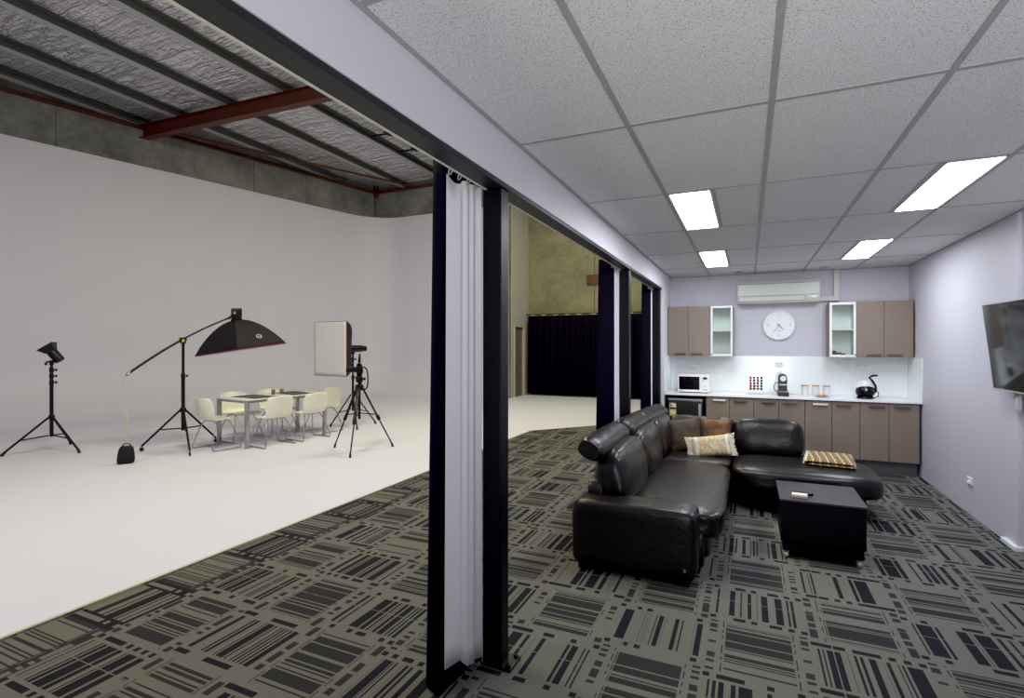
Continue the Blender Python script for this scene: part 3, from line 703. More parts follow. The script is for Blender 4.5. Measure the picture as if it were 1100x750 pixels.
# coffee capsule rack and capsules
ox, oy = .105, 7.86
o = thing('capsule_rack', 'clear stand holding four columns of coffee capsules on worktop', 'rack', (ox, oy, TZ))
bx('rack_back', 'acrylic', (ox-.098, ox+.098, oy+.028, oy+.032, TZ+.004, TZ+.275), o, bev=.001)
bx('rack_base', 'acrylic', (ox-.098, ox+.098, oy-.045, oy+.045, TZ, TZ+.006), o, bev=.001)
for i in range(5):
    xx = ox-.09+i*.045; m = MB(); m.tube([(xx, oy+.024, TZ+.006), (xx, oy+.024, TZ+.262)], .0018, 6); m.build('rack_rail', 'acrylic', o)
cols = [('red', (.42, .02, .025)), ('purple', (.045, .02, .075)), ('brown', (.17, .075, .03)), ('dark green', (.012, .045, .04))]
for j, (nm, c) in enumerate(cols):
    M['cap'+nm] = simple(nm+' capsule foil', c, .3, .5)
    for i in range(5):
        m = MB(); cc = (ox-.0675+j*.045, oy+.024, TZ+.072+i*.038)
        m.lathe([(.0175, 0), (.0185, .002), (.0165, .006), (.013, .022), (.009, .026)], cc, (0, -1, 0), 14)
        tag(m.build('coffee_capsule', 'cap'+nm), f'one of five {nm} coffee capsules stacked in the clear rack', 'coffee capsule', f'{nm} coffee capsules in the rack')
# coffee machine
ox, oy = .425, 7.83
o = thing('coffee_machine', 'black capsule coffee machine in middle of the worktop', 'coffee machine', (ox, oy, TZ))
m = MB(); m.prism([(ox-.062, oy-.15, TZ), (ox+.068, oy-.15, TZ), (ox+.075, oy+.12, TZ), (ox-.068, oy+.12, TZ)], (0, 0, .055)); m.build('drip_base', 'coffeeblack', o, bev=.008)
m = MB(); pts = [(ox-.052, TZ+.05), (ox+.052, TZ+.05), (ox+.052, TZ+.235)] + [(ox+.052*math.cos(a), TZ+.235+.052*math.sin(a)) for a in [PI*i/12 for i in range(1, 12)]] + [(ox-.052, TZ+.235)]
m.prism([(x, oy-.05, z) for x, z in pts], (0, .16, 0)); m.build('machine_body', 'coffeeblack', o, bev=.006)
m = MB(); pts = [(ox-.047, TZ+.16), (ox+.047, TZ+.16), (ox+.047, TZ+.232)] + [(ox+.047*math.cos(a), TZ+.232+.047*math.sin(a)) for a in [PI*i/12 for i in range(1, 12)]] + [(ox-.047, TZ+.232)]
m.prism([(x, oy-.12, z) for x, z in pts], (0, .07, 0)); m.build('brew_head', 'coffeeblack', o, bev=.006)
m = MB(); m.lathe([(.036, 0), (.036, .005), (.026, .006), (.026, .003)], (ox, oy-.12, TZ+.232), (0, -1, 0), 24); m.build('logo_ring', 'whiteplastic', o)
m = MB(); m.tube([(ox-.012, oy-.124, TZ+.22), (ox-.01, oy-.125, TZ+.24), (ox+.006, oy-.125, TZ+.246), (ox+.012, oy-.125, TZ+.228), (ox+.004, oy-.125, TZ+.216)], .003, 6); m.build('logo_mark', 'whiteplastic', o)
bx('cup_grid', 'silver', (ox-.05, ox+.05, oy-.145, oy-.055, TZ+.055, TZ+.060), o, bev=.001)
bx('chrome_strip', 'silver', (ox-.046, ox+.046, oy-.124, oy-.119, TZ+.142, TZ+.158), o, bev=.001)
m = MB(); m.tube([(ox-.045, oy+.04, TZ+.175), (ox-.085, oy+.04, TZ+.16), (ox-.103, oy+.04, TZ+.11), (ox-.092, oy+.04, TZ+.06), (ox-.055, oy+.04, TZ+.035)], .005, 8); m.build('water_tank_handle', 'coffeeblack', o)
# canisters
for i, (x, lb) in enumerate(((.695, 'leftmost white lidded canister beside the coffee machine'), (.819, 'middle white lidded canister on the worktop'), (.945, 'rightmost white lidded canister behind the pastry plate'))):
    y = 7.93
    o = thing('canister', lb, 'canister', (x, y, TZ), 'white canisters with wooden lids')
    m = MB(); m.lathe([(.040, TZ), (.044, TZ+.004), (.044, TZ+.122), (.040, TZ+.126)], (x, y, 0), n=28); m.build('jar_body', 'cerwhite', o)
    m = MB(); m.lathe([(.043, TZ+.126), (.045, TZ+.128), (.045, TZ+.138), (.041, TZ+.141)], (x, y, 0), n=28); m.build('lid', 'woodlid', o)
# plate of pastries
px_, py_ = .872, 7.78
m = MB(); m.lathe([(.05, TZ), (.06, TZ+.004), (.092, TZ+.013), (.093, TZ+.016), (.06, TZ+.008), (.02, TZ+.007)], (px_, py_, 0), n=32)
tag(m.build('plate', 'cerwhite'), 'white plate of pastries in front of the canisters', 'plate')
pl = [(-.045, -.02), (.0, -.035), (.048, -.01), (-.02, .025), (.03, .03)]
for i, (dx, dy) in enumerate(pl):
    m = MB(); m.cushion((px_+dx, py_+dy, TZ+.021), (.05, .032, .022), (2.4,)*3, 4, Matrix.Rotation(i*1.1, 3, 'Z'), .003, seed=i)
    tag(m.build('pastry', 'pastry'), 'small golden brown pastry on the white plate', 'pastry', 'pastries on the plate')
# kettle
ox, oy = 1.345, 7.80
o = thing('kettle', 'white and black electric kettle with arched handle on the worktop', 'kettle', (ox, oy, TZ))
m = MB(); m.lathe([(.088, TZ), (.095, TZ+.006), (.09, TZ+.028), (.075, TZ+.036)], (ox, oy, 0), n=28); m.build('kettle_base', 'coffeeblack', o)
m = MB(); m.lathe([(.072, TZ+.034), (.092, TZ+.05), (.096, TZ+.10), (.088, TZ+.155), (.070, TZ+.20), (.05, TZ+.222), (.02, TZ+.23)], (ox, oy, 0), n=32); m.build('kettle_body', 'cerwhite', o)
m = MB(); zt = lambda a: TZ+.115+.045*max(0, math.cos(a+PI/2))
ra = [2*PI*i/48 for i in range(48)]
m.grid([[(ox+r*math.cos(a), oy+r*math.sin(a), z if not top else zt(a)) for a in ra] for r, z, top in ((.076, TZ+.033, 0), (.0955, TZ+.05, 0), (.1, TZ+.08, 0), (.0985, 0, 1))], close=True); m.build('kettle_band', 'coffeeblack', o, solid=.003)
m = MB(); m.prism([(ox-.085, oy-.03, TZ+.12), (ox-.085, oy+.03, TZ+.12), (ox-.125, oy, TZ+.165)], (.03, 0, .03)); m.build('spout', 'cerwhite', o, bev=.004)
m = MB(); m.tube([(ox+.085, oy, TZ+.06), (ox+.115, oy, TZ+.10), (ox+.108, oy, TZ+.165), (ox+.075, oy, TZ+.225), (ox+.045, oy, TZ+.262), (ox+.08, oy, TZ+.288), (ox+.13, oy, TZ+.292)], [.013, .015, .014, .013, .013, .014, .012], 10); m.build('handle', 'coffeeblack', o)
m = MB(); m.lathe([(.012, 0), (.012, .005)], (ox-.005, oy-.099, TZ+.115), (0, -1, 0), 16); m.build('switch', 'whiteplastic', o)
m = MB(); m.tube([(ox+.09, oy-.02, TZ+.012), (ox+.135, oy-.02, TZ+.03), (ox+.142, oy, TZ+.075), (ox+.125, oy+.05, TZ+.1)], .005, 8); m.build('cord', 'coffeeblack', o)

# ------------------------------------------------------------------ lounge
# sofa
S = thing('corner_sofa', 'dark brown leather corner sofa with chaise and roll headrests', 'sofa', (-.4, 5.2, 0))
m = MB(); m.box(-1.05, -.27, 3.74, 6.36, .06, .30, .02); m.box(-.27, .98, 5.60, 6.30, .06, .27, .02); m.build('sofa_base', 'leather', S)
m = MB(); m.cushion((-.712, 3.64, .272), (.835, .285, .455), (11,)*3, 16, wr=.003, seed=2); ar = m.build('armrest', 'leather', S)
m = MB(); m.box(-.375, -.360, 3.494, 3.500, .115, .135); m.build('metal_tag', 'chrome', ar)
m = MB(); m.cushion((-1.01, 5.05, .315), (.13, 2.72, .56), (14,)*3, 20, wr=.004, seed=4); m.build('back_panel', 'leather', S)
m = MB(); m.cushion((-.31, 6.36, .30), (1.62, .16, .54), (14,)*3, 20, wr=.004, seed=5); m.build('back_panel', 'leather', S)
def seat_fn(p):
    return Vector((p.x*(1+.02*p.z), p.y, p.z*(1-.14*max(0, p.x)**3) - .10*max(0, p.x)**6))
def pip(parent, pts): 
    m = MB(); m.tube(pts, .007, 8); m.build('piping', 'leather', parent)
m = MB(); m.cushion((-.545, 4.60, .335), (.80, 1.66, .215), (9,)*3, 20, wr=.007, fn=seat_fn, seed=11); sc = m.build('seat_cushion', 'leather', S, angle=70)
pip(sc, [(-.90, 3.79, .28), (-.30, 3.79, .28), (-.19, 3.82, .28), (-.168, 3.92, .28), (-.166, 4.6, .28), (-.168, 5.38, .28)])
m = MB(); m.cushion((-.545, 5.86, .335), (.80, .86, .215), (9,)*3, 16, wr=.006, seed=12); m.build('seat_cushion', 'leather', S, angle=70)
m = MB(); m.cushion((-.12, 4.60, .20), (.14, 1.62, .22), (7,)*3, 12, wr=.004, seed=13); 
for v in m.bm.verts: v.co.x = -.30 + (v.co.x+.12)
m.build('front_panel', 'leather', S)
m = MB()
def ch_fn(p): return Vector((p.x, p.y*(1-.05*max(0, p.x)**4), p.z - .12*max(0, -p.y)**5*(1 if p.z > 0 else 0) - .10*max(0, p.x)**6))
m.cushion((.475, 5.72, .325), (1.24, .84, .235), (5,)*3, 22, wr=.006, fn=ch_fn, seed=14); m.build('chaise_cushion', 'leather', S, angle=70)
def back_cush(c, size, tilt, axis, seed, mat='leather', rz=0):
    def fn(p):
        k = 1-.16*max(0, p.z)**3
        if axis == 'Y': return Vector((p.x*(1.12-.3*p.z*p.z)*(1-.12*abs(p.y)**4), p.y*(1-.03*max(0, p.z)), p.z*(1-.06*abs(p.y)**5)))
        return Vector((p.x*(1-.05*max(0, p.z)), p.y*(1.12-.3*p.z*p.z)*(1-.12*abs(p.x)**4), p.z*(1-.05*abs(p.x)**5)))
    R_ = Matrix.Rotation(rz, 3, 'Z') @ Matrix.Rotation(tilt, 3, 'Y' if axis == 'Y' else 'X')
    m = MB(); m.cushion(c, size, (5,)*3, 22, R_, .007, fn, seed); return m.build('back_cushion', mat, S, angle=70)
back_cush((-.90, 4.14, .60), (.25, .88, .42), -.22, 'Y', 21)
back_cush((-.90, 4.99, .60), (.25, .86, .42), -.22, 'Y', 22)
back_cush((-.88, 5.80, .60), (.25, .82, .42), -.22, 'Y', 23)
g = back_cush((-.58, 6.20, .58), (.52, .20, .40), -.12, 'X', 24, 'leathergreen'); g['label'] = 'dark mottled corner back cushion'
back_cush((-.235, 6.20, .58), (.22, .20, .39), -.12, 'X', 25)
back_cush((.19, 6.14, .595), (.68, .23, .40), -.16, 'X', 26)
def roll(a, b, seed):
    a, b = Vector(a), Vector(b); d = (b-a); L = d.length; rz = math.atan2(d.y, d.x)
    m = MB(); u = d.normalized(); w = Vector((u.y, -u.x, 0)); z = Vector((0, 0, 1)); rings = []
    w, z = w*math.cos(.5)-z*math.sin(.5)*1, z*math.cos(.5)+w*math.sin(.5)
    for i in range(23):
        t = -math.cos(PI*i/22); k = max(0, 1-abs(t)**30)**.3 if abs(t) < 1 else 0
        k = max(k, .80); c = (a+b)/2+u*(L/2*t); ring = []
        for j in range(28):
            th = 2*PI*j/28; cs, sn = math.cos(th), math.sin(th); f = (abs(cs)**2.6+abs(sn)**2.6)**(-1/2.6)
            q = c + w*(cs*f*.098*k) + z*(sn*f*.075*k); q += (q-c)*(.05*noise.noise(q*9)); ring.append(m.bm.verts.new(q))
        rings.append(ring)
    m.loft(rings)
    return m.build('headrest', 'leather', S, angle=75)
roll((-1.03, 3.60, .825), (-1.02, 4.56, .825), 31); roll((-1.01, 4.60, .825), (-.985, 5.28, .825), 32); roll((-1.02, 5.42, .80), (-.92, 6.24, .81), 33)
for x, y in ((-1.05, 3.58), (-.38, 3.58), (-.33, 5.66), (.88, 5.68), (-.98, 6.28), (.88, 6.22)):
    m = MB(); m.box(x-.04, x+.04, y-.04, y+.04, 0, .065, .008); m.build('foot', 'rubber', S)
# pillows
def pillow(name, c, w, h, t, rz, tilt, mat, label, band=False, roll_=0):
    o = thing(name, label, 'pillow', c, 'scatter pillows on the sofa')
    Rm = Matrix.Rotation(rz, 3, 'Z') @ Matrix.Rotation(tilt, 3, 'X') @ Matrix.Rotation(roll_, 3, 'Y')
    def P(u, v, s):
        e = (1-abs(u)**3)*(1-abs(v)**3); pin = 1-.06*(1-abs(v)) if False else 1
        k = 1-.07*(1-v*v)*abs(u) ; k2 = 1-.07*(1-u*u)*abs(v)
        return Vector((u*w/2*k, s*t/2*max(0, e)**.55, v*h/2*k2))
    n = 22; m = MB(); gr = {}
    for s in (-1, 1):
        for i in range(n+1):
            for j in range(n+1):
                if s == 1 and (i in (0, n) or j in (0, n)): gr[s, i, j] = gr[-1, i, j]; continue
                q = P(-1+2*i/n, -1+2*j/n, s); q += Vector((0, s*.006*noise.noise(q*14+Vector((c[0], 0, 0))), 0)); gr[s, i, j] = m.bm.verts.new(Vector(c)+Rm @ q)
    for s in (-1, 1):
        for i in range(n):
            for j in range(n): m.bm.faces.new((gr[s, i, j], gr[s, i+1, j], gr[s, i+1, j+1], gr[s, i, j+1]))
    body = m.build('pillow_body', mat, o, angle=80)
    if band:
        for u0, u1 in ((-.72, -.55), (.68, .82)):
            m = MB(); rows = []
            for i in range(4):
                u = u0+(u1-u0)*i/3; rows.append([Vector(c)+Rm @ (P(u, -1+2*j/n, -1)+Vector((0, -.005, 0))) for j in range(n+1)])
            m.grid(rows); b = m.build('woven_band', 'pillowband', o, angle=80)
        m = MB(); rnd = random.Random(5)
        for sgn in (-1, 1):
            for j in range(46):
                v = -1+2*j/45; a = P(sgn*.97, v*.98, -1); q = [Vector(c)+Rm @ (a+Vector((sgn*dx, -.004-.010*rnd.random(), dz))) for dx, dz in ((-.03, 0), (.006, rnd.uniform(-.006, .006)), (.024+.01*rnd.random(), rnd.uniform(-.014, .012)))]
                m.tube(q, .0045, 5)
        m.build('fringe', 'fringe', o)
    return o
pillow('scatter_pillow', (-.63, 5.93, .59), .37, .37, .13, .30, -.20, 'pillowbrown', 'brown square scatter pillow leaning in the sofa corner', roll_=-.12)
pillow('scatter_pillow', (-.32, 6.07, .615), .33, .32, .12, -.05, -.2, 'pillowrust', 'rust and brown pillow partly behind the beige pillow', roll_=-.02)
pillow('scatter_pillow', (-.345, 5.72, .535), .44, .22, .13, .06, -.28, 'pillowbeige', 'beige bolster pillow with ivory bands and fringed ends', True, -.16)
# knitted throw
B_ = thing('knitted_throw', 'folded brown and cream zig zag knitted throw on the chaise', 'blanket', (.74, 5.84, .446))
def layer(z0, z1, x0, x1, y0, y1, seed):
    m = MB(); n = 22; G = {}
    Rm = Matrix.Rotation(-.12, 3, 'Z')
    for s in (0, 1):
        for i in range(n+1):
            for j in range(n+1):
                if s and (i in (0, n) or j in (0, n)) and False: continue
                u, v = i/n, j/n; x = x0+(x1-x0)*u; y = y0+(y1-y0)*v
                e = min(1, 7*min(u, 1-u, v, 1-v)); z = (z0+z1)/2+(1 if s else -1)*(z1-z0)/2*(e**.4) + (.005*noise.noise(Vector((x*12, y*12, seed))) if s else 0)
                x += .008*noise.noise(Vector((y*14, seed, 0))); y += .008*noise.noise(Vector((x*14, seed, 3)))
                q = Rm @ Vector((x, y, 0)); G[s, i, j] = m.bm.verts.new((.74+q.x, 5.84+q.y, z))
    for s in (0, 1):
        for i in range(n):
            for j in range(n): m.bm.faces.new((G[s, i, j], G[s, i+1, j], G[s, i+1, j+1], G[s, i, j+1]))
    for i in range(n):
        for a, b in (((i, 0), (i+1, 0)), ((i, n), (i+1, n)), ((0, i), (0, i+1)), ((n, i), (n, i+1))):
            m.bm.faces.new((G[0, a[0], a[1]], G[0, b[0], b[1]], G[1, b[0], b[1]], G[1, a[0], a[1]]))
    return m
layer(.440, .470, -.19, .19, -.25, .24, 1).build('lower_fold', 'blanket', B_, angle=70)
layer(.468, .505, -.21, .17, -.25, .26, 2).build('upper_fold', 'blanket', B_, angle=70)
m = MB(); rnd = random.Random(9)
for i in range(34):
    y = -.25+.5*i/33; q = Matrix.Rotation(-.12, 3, 'Z') @ Vector((-.20, y, 0)); b = Vector((.74+q.x, 5.84+q.y, .485)); m.tube([b, b+Vector((-.018, rnd.uniform(-.01, .01), .004)), b+Vector((-.034, rnd.uniform(-.015, .015), -.026))], .006, 5)
m.build('fringe', 'fringew', B_)
# coffee table
T_ = thing('coffee_table', 'black box coffee table on castors in front of the chaise', 'table', (.5, 4.61, 0))
tx0, tx1, ty0, ty1 = .215, .765, 4.32, 4.90
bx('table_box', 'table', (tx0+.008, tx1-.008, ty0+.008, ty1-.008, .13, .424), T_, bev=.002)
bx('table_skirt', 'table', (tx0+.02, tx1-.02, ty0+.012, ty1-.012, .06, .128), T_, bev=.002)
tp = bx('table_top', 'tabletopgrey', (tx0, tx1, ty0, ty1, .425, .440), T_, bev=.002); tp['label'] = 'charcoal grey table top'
for x in (tx0+.045, tx1-.045):
    for y in (ty0+.045, ty1-.045):
        m = MB(); m.lathe([(.02, -.011), (.026, -.009), (.026, .009), (.02, .011)], (x, y, .026), (1, 0, 0), 20); w_ = m.build('castor', 'silver', T_)
        m = MB(); m.box(x-.016, x-.012, y-.014, y+.014, .02, .062); m.box(x+.012, x+.016, y-.014, y+.014, .02, .062); m.box(x-.016, x+.016, y-.014, y+.014, .056, .062); m.build('castor_fork', 'silver', w_)
o = thing('card_box', 'small tan card box lying on the coffee table', 'box', (.36, 4.44, .44))
m = MB(); m.box(.30, .405, 4.385, 4.455, .4405, .462, .003, rot=Matrix.Rotation(-.08, 3, 'Z')); m.build('box_body', 'tan', o)
m = MB(); m.box(.303, .402, 4.388, 4.452, .4625, .4645, .001, rot=Matrix.Rotation(-.08, 3, 'Z')); m.build('box_lid', 'paper', o)
o = thing('remote_control', 'small black remote lying behind the tan box on coffee table', 'remote control', (.37, 4.52, .44))
m = MB(); m.box(.31, .45, 4.485, 4.525, .4405, .459, .005, rot=Matrix.Rotation(.12, 3, 'Z')); m.build('remote_body', 'coffeeblack', o)
for i in range(5): m = MB(); m.box(.325+i*.022, .338+i*.022, 4.498, 4.512, .459, .4605, rot=Matrix.Rotation(.12, 3, 'Z'), piv=(.38, 4.505, .46)); m.build('button', 'rubber', o, smooth=False)
# television
TV = thing('television', 'wall mounted flat screen television tilted down on the right wall', 'television', (1.76, 4.8, 1.2))
tl_ = math.atan2(.075, .665); Rt = Matrix.Rotation(-tl_, 3, 'Y')
pv = (1.79, 4.8, 1.225)
def tvbox(nm, mat, a, parent, bev=.004):
    m = MB(); m.box(*a, bev, rot=Rt, piv=pv); return m.build(nm, mat, parent)
hs = tvbox('tv_housing', 'rubber', (1.79, 1.835, 4.225, 5.365, 1.225, 1.895), TV)
m = MB()
for q in ((4.222, 5.368, 1.222, 1.234), (4.222, 5.368, 1.889, 1.898), (4.222, 4.232, 1.222, 1.898), (5.358, 5.368, 1.222, 1.898)): m.box(1.784, 1.80, q[0], q[1], q[2], q[3], .002, rot=Rt, piv=pv)
m.build('tv_bezel', 'silver', TV)
tvbox('tv_screen', 'screen', (1.786, 1.792, 4.232, 5.358, 1.234, 1.889), TV, .001)
m = MB(); m.box(1.83, 1.885, 4.6, 5.0, 1.4, 1.75); m.build('wall_mount', 'blackmetal', TV, bev=.004)
m = MB(); m.box(1.86, 1.885, 5.16, 5.21, 1.08, 1.19); 
tag(m.build('cable_cover', 'whiteplastic', bev=.004), 'white cable cover on the wall below the television', 'cable cover')
o = thing('wall_socket', 'white power socket low on the right wall', 'power outlet', (1.88, 6.16, .31))
bx('cover_plate', 'whiteplastic', (1.872, 1.886, 6.105, 6.215, .275, .345), o, bev=.003)
bx('plug', 'whiteplastic', (1.855, 1.873, 6.125, 6.16, .29, .318), o, bev=.003)
bx('switch', 'faintmark', (1.869, 1.873, 6.175, 6.195, .31, .33), o)

# ------------------------------------------------------------------ studio furniture
cen = Vector((-7.23, 6.325, 0)); rzT = -.105
TB = thing('dining_table', 'white topped dining table with grey legs on the studio floor', 'table', cen, None, rzT)
hw, hl = .40, .76
m = MB(); m.box(-hw, hw, -hl, hl, .722, .742, .004); m.build('tabletop', 'tabletop', TB, world=False)
m = MB()
for q in ((-hw+.02, -hw+.045, -hl+.02, hl-.02), (hw-.045, hw-.02, -hl+.02, hl-.02), (-hw+.02, hw-.02, -hl+.02, -hl+.045), (-hw+.02, hw-.02, hl-.045, hl-.02)): m.box(*q, .688, .722)
m.build('apron', 'steelgrey', TB, world=False, smooth=False)
for sx in (-1, 1):
    for sy in (-1, 1):
        m = MB(); x, y = sx*(hw-.035), sy*(hl-.035); m.box(x-.027, x+.027, y-.027, y+.027, 0, .72, .006); m.build('leg', 'steelgrey', TB, world=False)
def tloc(x, y, z=0): return cen + Matrix.Rotation(rzT, 3, 'Z') @ Vector((x, y, z))
# chairs
def make_chair(label):
    o = thing('shell_chair', label, 'chair', (0, 0, 0), 'cream shell chairs around the studio table')
    pf = [(.235, .425, .185), (.215, .445, .205), (.14, .452, .218), (.02, .442, .222), (-.10, .434, .218), (-.17, .445, .208), (-.205, .485, .205), (-.222, .55, .222), (-.238, .63, .232), (-.255, .71, .226), (-.268, .76, .200), (-.275, .785, .150)]
    m = MB(); rows = []
    for k, (y, z, w) in enumerate(pf):
        f = min(1, max(0, (k-4)/4)); row = []
        for i in range(17):
            u = -1+2*i/16; up = (.022*(1-f))*abs(u)**3 if k > 1 else 0; fw = .055*f*abs(u)**2.2
            row.append((u*w*1.08, y+fw, z+up))
        rows.append(row)
    m.grid(rows); sh = m.build('seat_shell', 'cream', o, world=False, solid=.009, sub=1, angle=180)
    for sx in (-1, 1):
        P = [(sx*.15, .09, .428), (sx*.20, .145, .30), (sx*.262, .215, .045), (sx*.266, .212, .018), (sx*.266, .19, .011), (sx*.266, 0, .011), (sx*.266, -.20, .011), (sx*.266, -.222, .018), (sx*.262, -.225, .045), (sx*.20, -.155, .30), (sx*.15, -.10, .428)]
        m = MB(); m.tube(P, .0095, 10); m.build('sled_leg', 'chrome', o, world=False)
    m = MB(); m.tube([(-.155, .085, .425), (.155, .085, .425)], .009, 8); m.tube([(-.155, -.095, .421), (.155, -.095, .421)], .009, 8); m.build('under_bar', 'chrome', o, world=False)
    return o
spots = [(-.07, -.93, 0, 'cream shell chair at the near end of the table, beside the boom stand'),
         (.43, -.35, PI/2, 'cream shell chair with back to camera, nearer the boom stand'),
         (.43, .33, PI/2, 'cream shell chair with back to camera, nearer the camera tripod'),
         (-.43, -.32, -PI/2, 'cream shell chair across the table, nearer the boom stand'),
         (-.43, .36, -PI/2, 'cream shell chair across the table, behind the two jars'),
         (.0, 1.0, PI, 'cream shell chair at the far end of the table, beside the softbox')]
proto = None
for x, y, r, lb in spots:
    if proto is None: proto = make_chair(lb); c_ = proto
    else: c_ = copy_tree(proto); c_['label'] = lb
    c_.location = tloc(x, y); c_.rotation_euler.z = r+rzT
lbs = ['black placemat in front of the across chair nearer the boom stand', 'black placemat in front of the camera side chair nearer the boom stand', 'black placemat in front of the across chair behind the jars', 'black placemat in front of the camera side chair nearer the tripod']
for (x, y), lb in zip(((-.17, -.36), (.18, -.36), (-.17, .40), (.18, .34)), lbs):
    m = MB(); q = tloc(x, y); m.box(q.x-.14, q.x+.14, q.y-.21, q.y+.21, .7422, .7465, .001, rot=Matrix.Rotation(rzT, 3, 'Z')); tag(m.build('placemat', 'blackmat'), lb, 'placemat', 'black placemats on the studio table')
for (x, y), lb in zip(((-7.30, 6.36), (-7.25, 6.49)), ('brown jar on the studio table nearer the boom stand', 'brown jar on the studio table nearer the softbox')):
    o = thing('glass_jar', lb, 'jar', (x, y, .742), 'pair of jars on the studio table')
    m = MB(); m.lathe([(.026, .742), (.031, .748), (.031, .815), (.026, .825)], (x, y, 0), n=20); m.build('jar_body', 'brownjar', o)
    m = MB(); m.lathe([(.027, .825), (.027, .838), (.024, .841)], (x, y, 0), n=20); m.build('lid', 'silver', o)

# ------------------------------------------------------------------ photographic stands
def V3(*a): return Vector(a)
def stand_legs(o, c, feet, hub, brace, fr, r=.014, wheels=False, label=None):
    c = Vector(c)
    for fx, fy in feet:
        h = V3(c.x, c.y, hub); f = V3(fx, fy, .02 if not wheels else .075); d = (V3(fx, fy, 0)-V3(c.x, c.y, 0)).normalized()
        m = MB(); m.tube([h+d*.035, f], r, 10); lg = m.build('leg', 'standblack', o)
        k = h.lerp(f, fr)
        m = MB(); m.tube([V3(c.x, c.y, brace)+d*.03, k], r*.7, 8); m.build('brace_strut', 'standblack', o)
        if wheels:
            s = V3(-d.y, d.x, 0)
            m = MB(); m.tube([f, f-V3(0, 0, .045)], .009, 8); m.build('castor_stem', 'chrome', lg)
            m = MB(); m.lathe([(.02, -.012), (.03, -.009), (.03, .009), (.02, .012)], V3(fx, fy, .03), s, 18); m.build('castor_wheel', 'rubber', lg)
        else:
            m = MB(); m.tube([f+(h-f).normalized()*.05, f-V3(0, 0, .018)], r*1.35, 8); m.build('rubber_foot', 'rubber', lg)
def collar(o, c, z, r=.026, side=(1, 0)):
    m = MB(); m.lathe([(r*.9, z-.04), (r, z-.035), (r, z+.03), (r*.8, z+.04)], (c[0], c[1], 0), n=16); cl = m.build('collar', 'standblack', o)
    s = Vector((*side, 0)).normalized(); p = V3(c[0], c[1], z)
    m = MB(); m.tube([p, p+s*.045], .008, 8); m.lathe([(.016, .04), (.02, .045), (.02, .06), (.014, .065)], p, s, 12); m.build('knob', 'standblack', cl)
def frame_at(px):
    a = (px-550)/559.85; r = Vector((-math.sin(.42463)+a*math.cos(.42463), math.cos(.42463)+a*math.sin(.42463), 0)).normalized()
    return Vector((r.y, -r.x, 0)), r
# floor light at far left
c = (-9.43, 4.24)
o = thing('light_stand', 'black light stand at far left of the studio floor', 'light stand', (*c, 0), 'black lighting stands')
stand_legs(o, c, [(-9.60, 3.73), (-8.88, 4.33), (-9.80, 4.66)], .50, .235, .62, .015)
m = MB(); m.tube([(*c, .215), (*c, 1.02)], .024, 14); m.build('pole', 'standblack', o)
m = MB(); m.tube([(*c, 1.0), (*c, 1.30)], .017, 12); m.build('pole_extension', 'standblack', o)
m = MB(); m.lathe([(.03, .47), (.04, .48), (.04, .52), (.03, .54)], (*c, 0), n=16); m.build('leg_hub', 'standblack', o)
E1, E2 = frame_at(56)
for z in (1.02, 1.115, 1.205): collar(o, c, z, .028, (E1.x, E1.y))
o = thing('studio_flash', 'black flash head tilted upward on the far left light stand', 'studio light', (*c, 1.3))
b = V3(*c, 1.33); ax = (-E1*.50 + V3(0, 0, 1)*.72 + E2*.15).normalized()
m = MB(); m.tube([b-V3(0, 0, .05), b+V3(0, 0, .02)], .028, 12); m.tube([b-E1*.06, b+E1*.04], .014, 8); m.lathe([(.012, .0), (.024, .01), (.024, .03), (.012, .035)], b-E1*.045-V3(0, 0, .03), -E1, 12); m.build('tilt_bracket', 'standblack', o)
s0 = b+E1*.09+V3(0, 0, .02)
m = MB(); m.lathe([(.05, -.02), (.066, -.01), (.068, .14), (.06, .17)], s0, ax, 20); m.build('flash_body', 'standblack', o)
q = s0+ax*.16; u1 = ax.cross(V3(0, 0, 1)).normalized(); u2 = u1.cross(ax).normalized()
def sq(p, h): return [p+u1*h+u2*h, p-u1*h+u2*h, p-u1*h-u2*h, p+u1*h-u2*h]
m = MB(); A_ = [m.bm.verts.new(v) for v in sq(q, .06)]; B2 = [m.bm.verts.new(v) for v in sq(q+ax*.09, .105)]; C2 = [m.bm.verts.new(v) for v in sq(q+ax*.10, .105)]; D2 = [m.bm.verts.new(v) for v in sq(q+ax*.03, .06)]
m.loft([A_, B2, C2, D2]); m.build('reflector', 'standblack', o, smooth=False)
m = MB(); p = s0+ax*.05+u1*.066; m.box(p.x-.03, p.x+.03, p.y-.03, p.y+.03, p.z-.015, p.z+.01); m.build('control_panel', 'silver', o)

# boom stand
c = (-7.76, 5.12)
o = thing('boom_stand', 'tall black boom stand with wheels beside the dining table', 'light stand', (*c, 0), 'black lighting stands')
stand_legs(o, c, [(-8.19, 4.78), (-7.22, 4.86), (-7.87, 5.73)], .60, .32, .55, .015, True)
m = MB(); m.tube([(*c, .29), (*c, 1.12)], .026, 14); m.build('pole', 'standblack', o)
m = MB(); m.tube([(*c, 1.1), (*c, 1.62)], .02, 12); m.build('pole_extension', 'standblack', o)
m = MB(); m.lathe([(.03, .56), (.042, .57), (.042, .62), (.03, .64)], (*c, 0), n=16); m.build('leg_hub', 'standblack', o)
E1, E2 = frame_at(197); collar(o, c, 1.11, .03, (E1.x, E1.y))
bt, bp_, be = V3(-7.53, 4.20, 1.175), V3(-7.76, 5.12, 1.665), V3(-7.90, 6.02, 2.04)
def bez(t): return bt*(1-t)**2 + (bp_*2-(bt+be)*.5)*2*t*(1-t) + be*t*t
m = MB(); m.tube([bez(t/16) for t in range(9)], .017, 10); m.tube([bez(.48+t*.52/10) for t in range(11)], .0135, 10); arm = m.build('boom_arm', 'standblack', o)
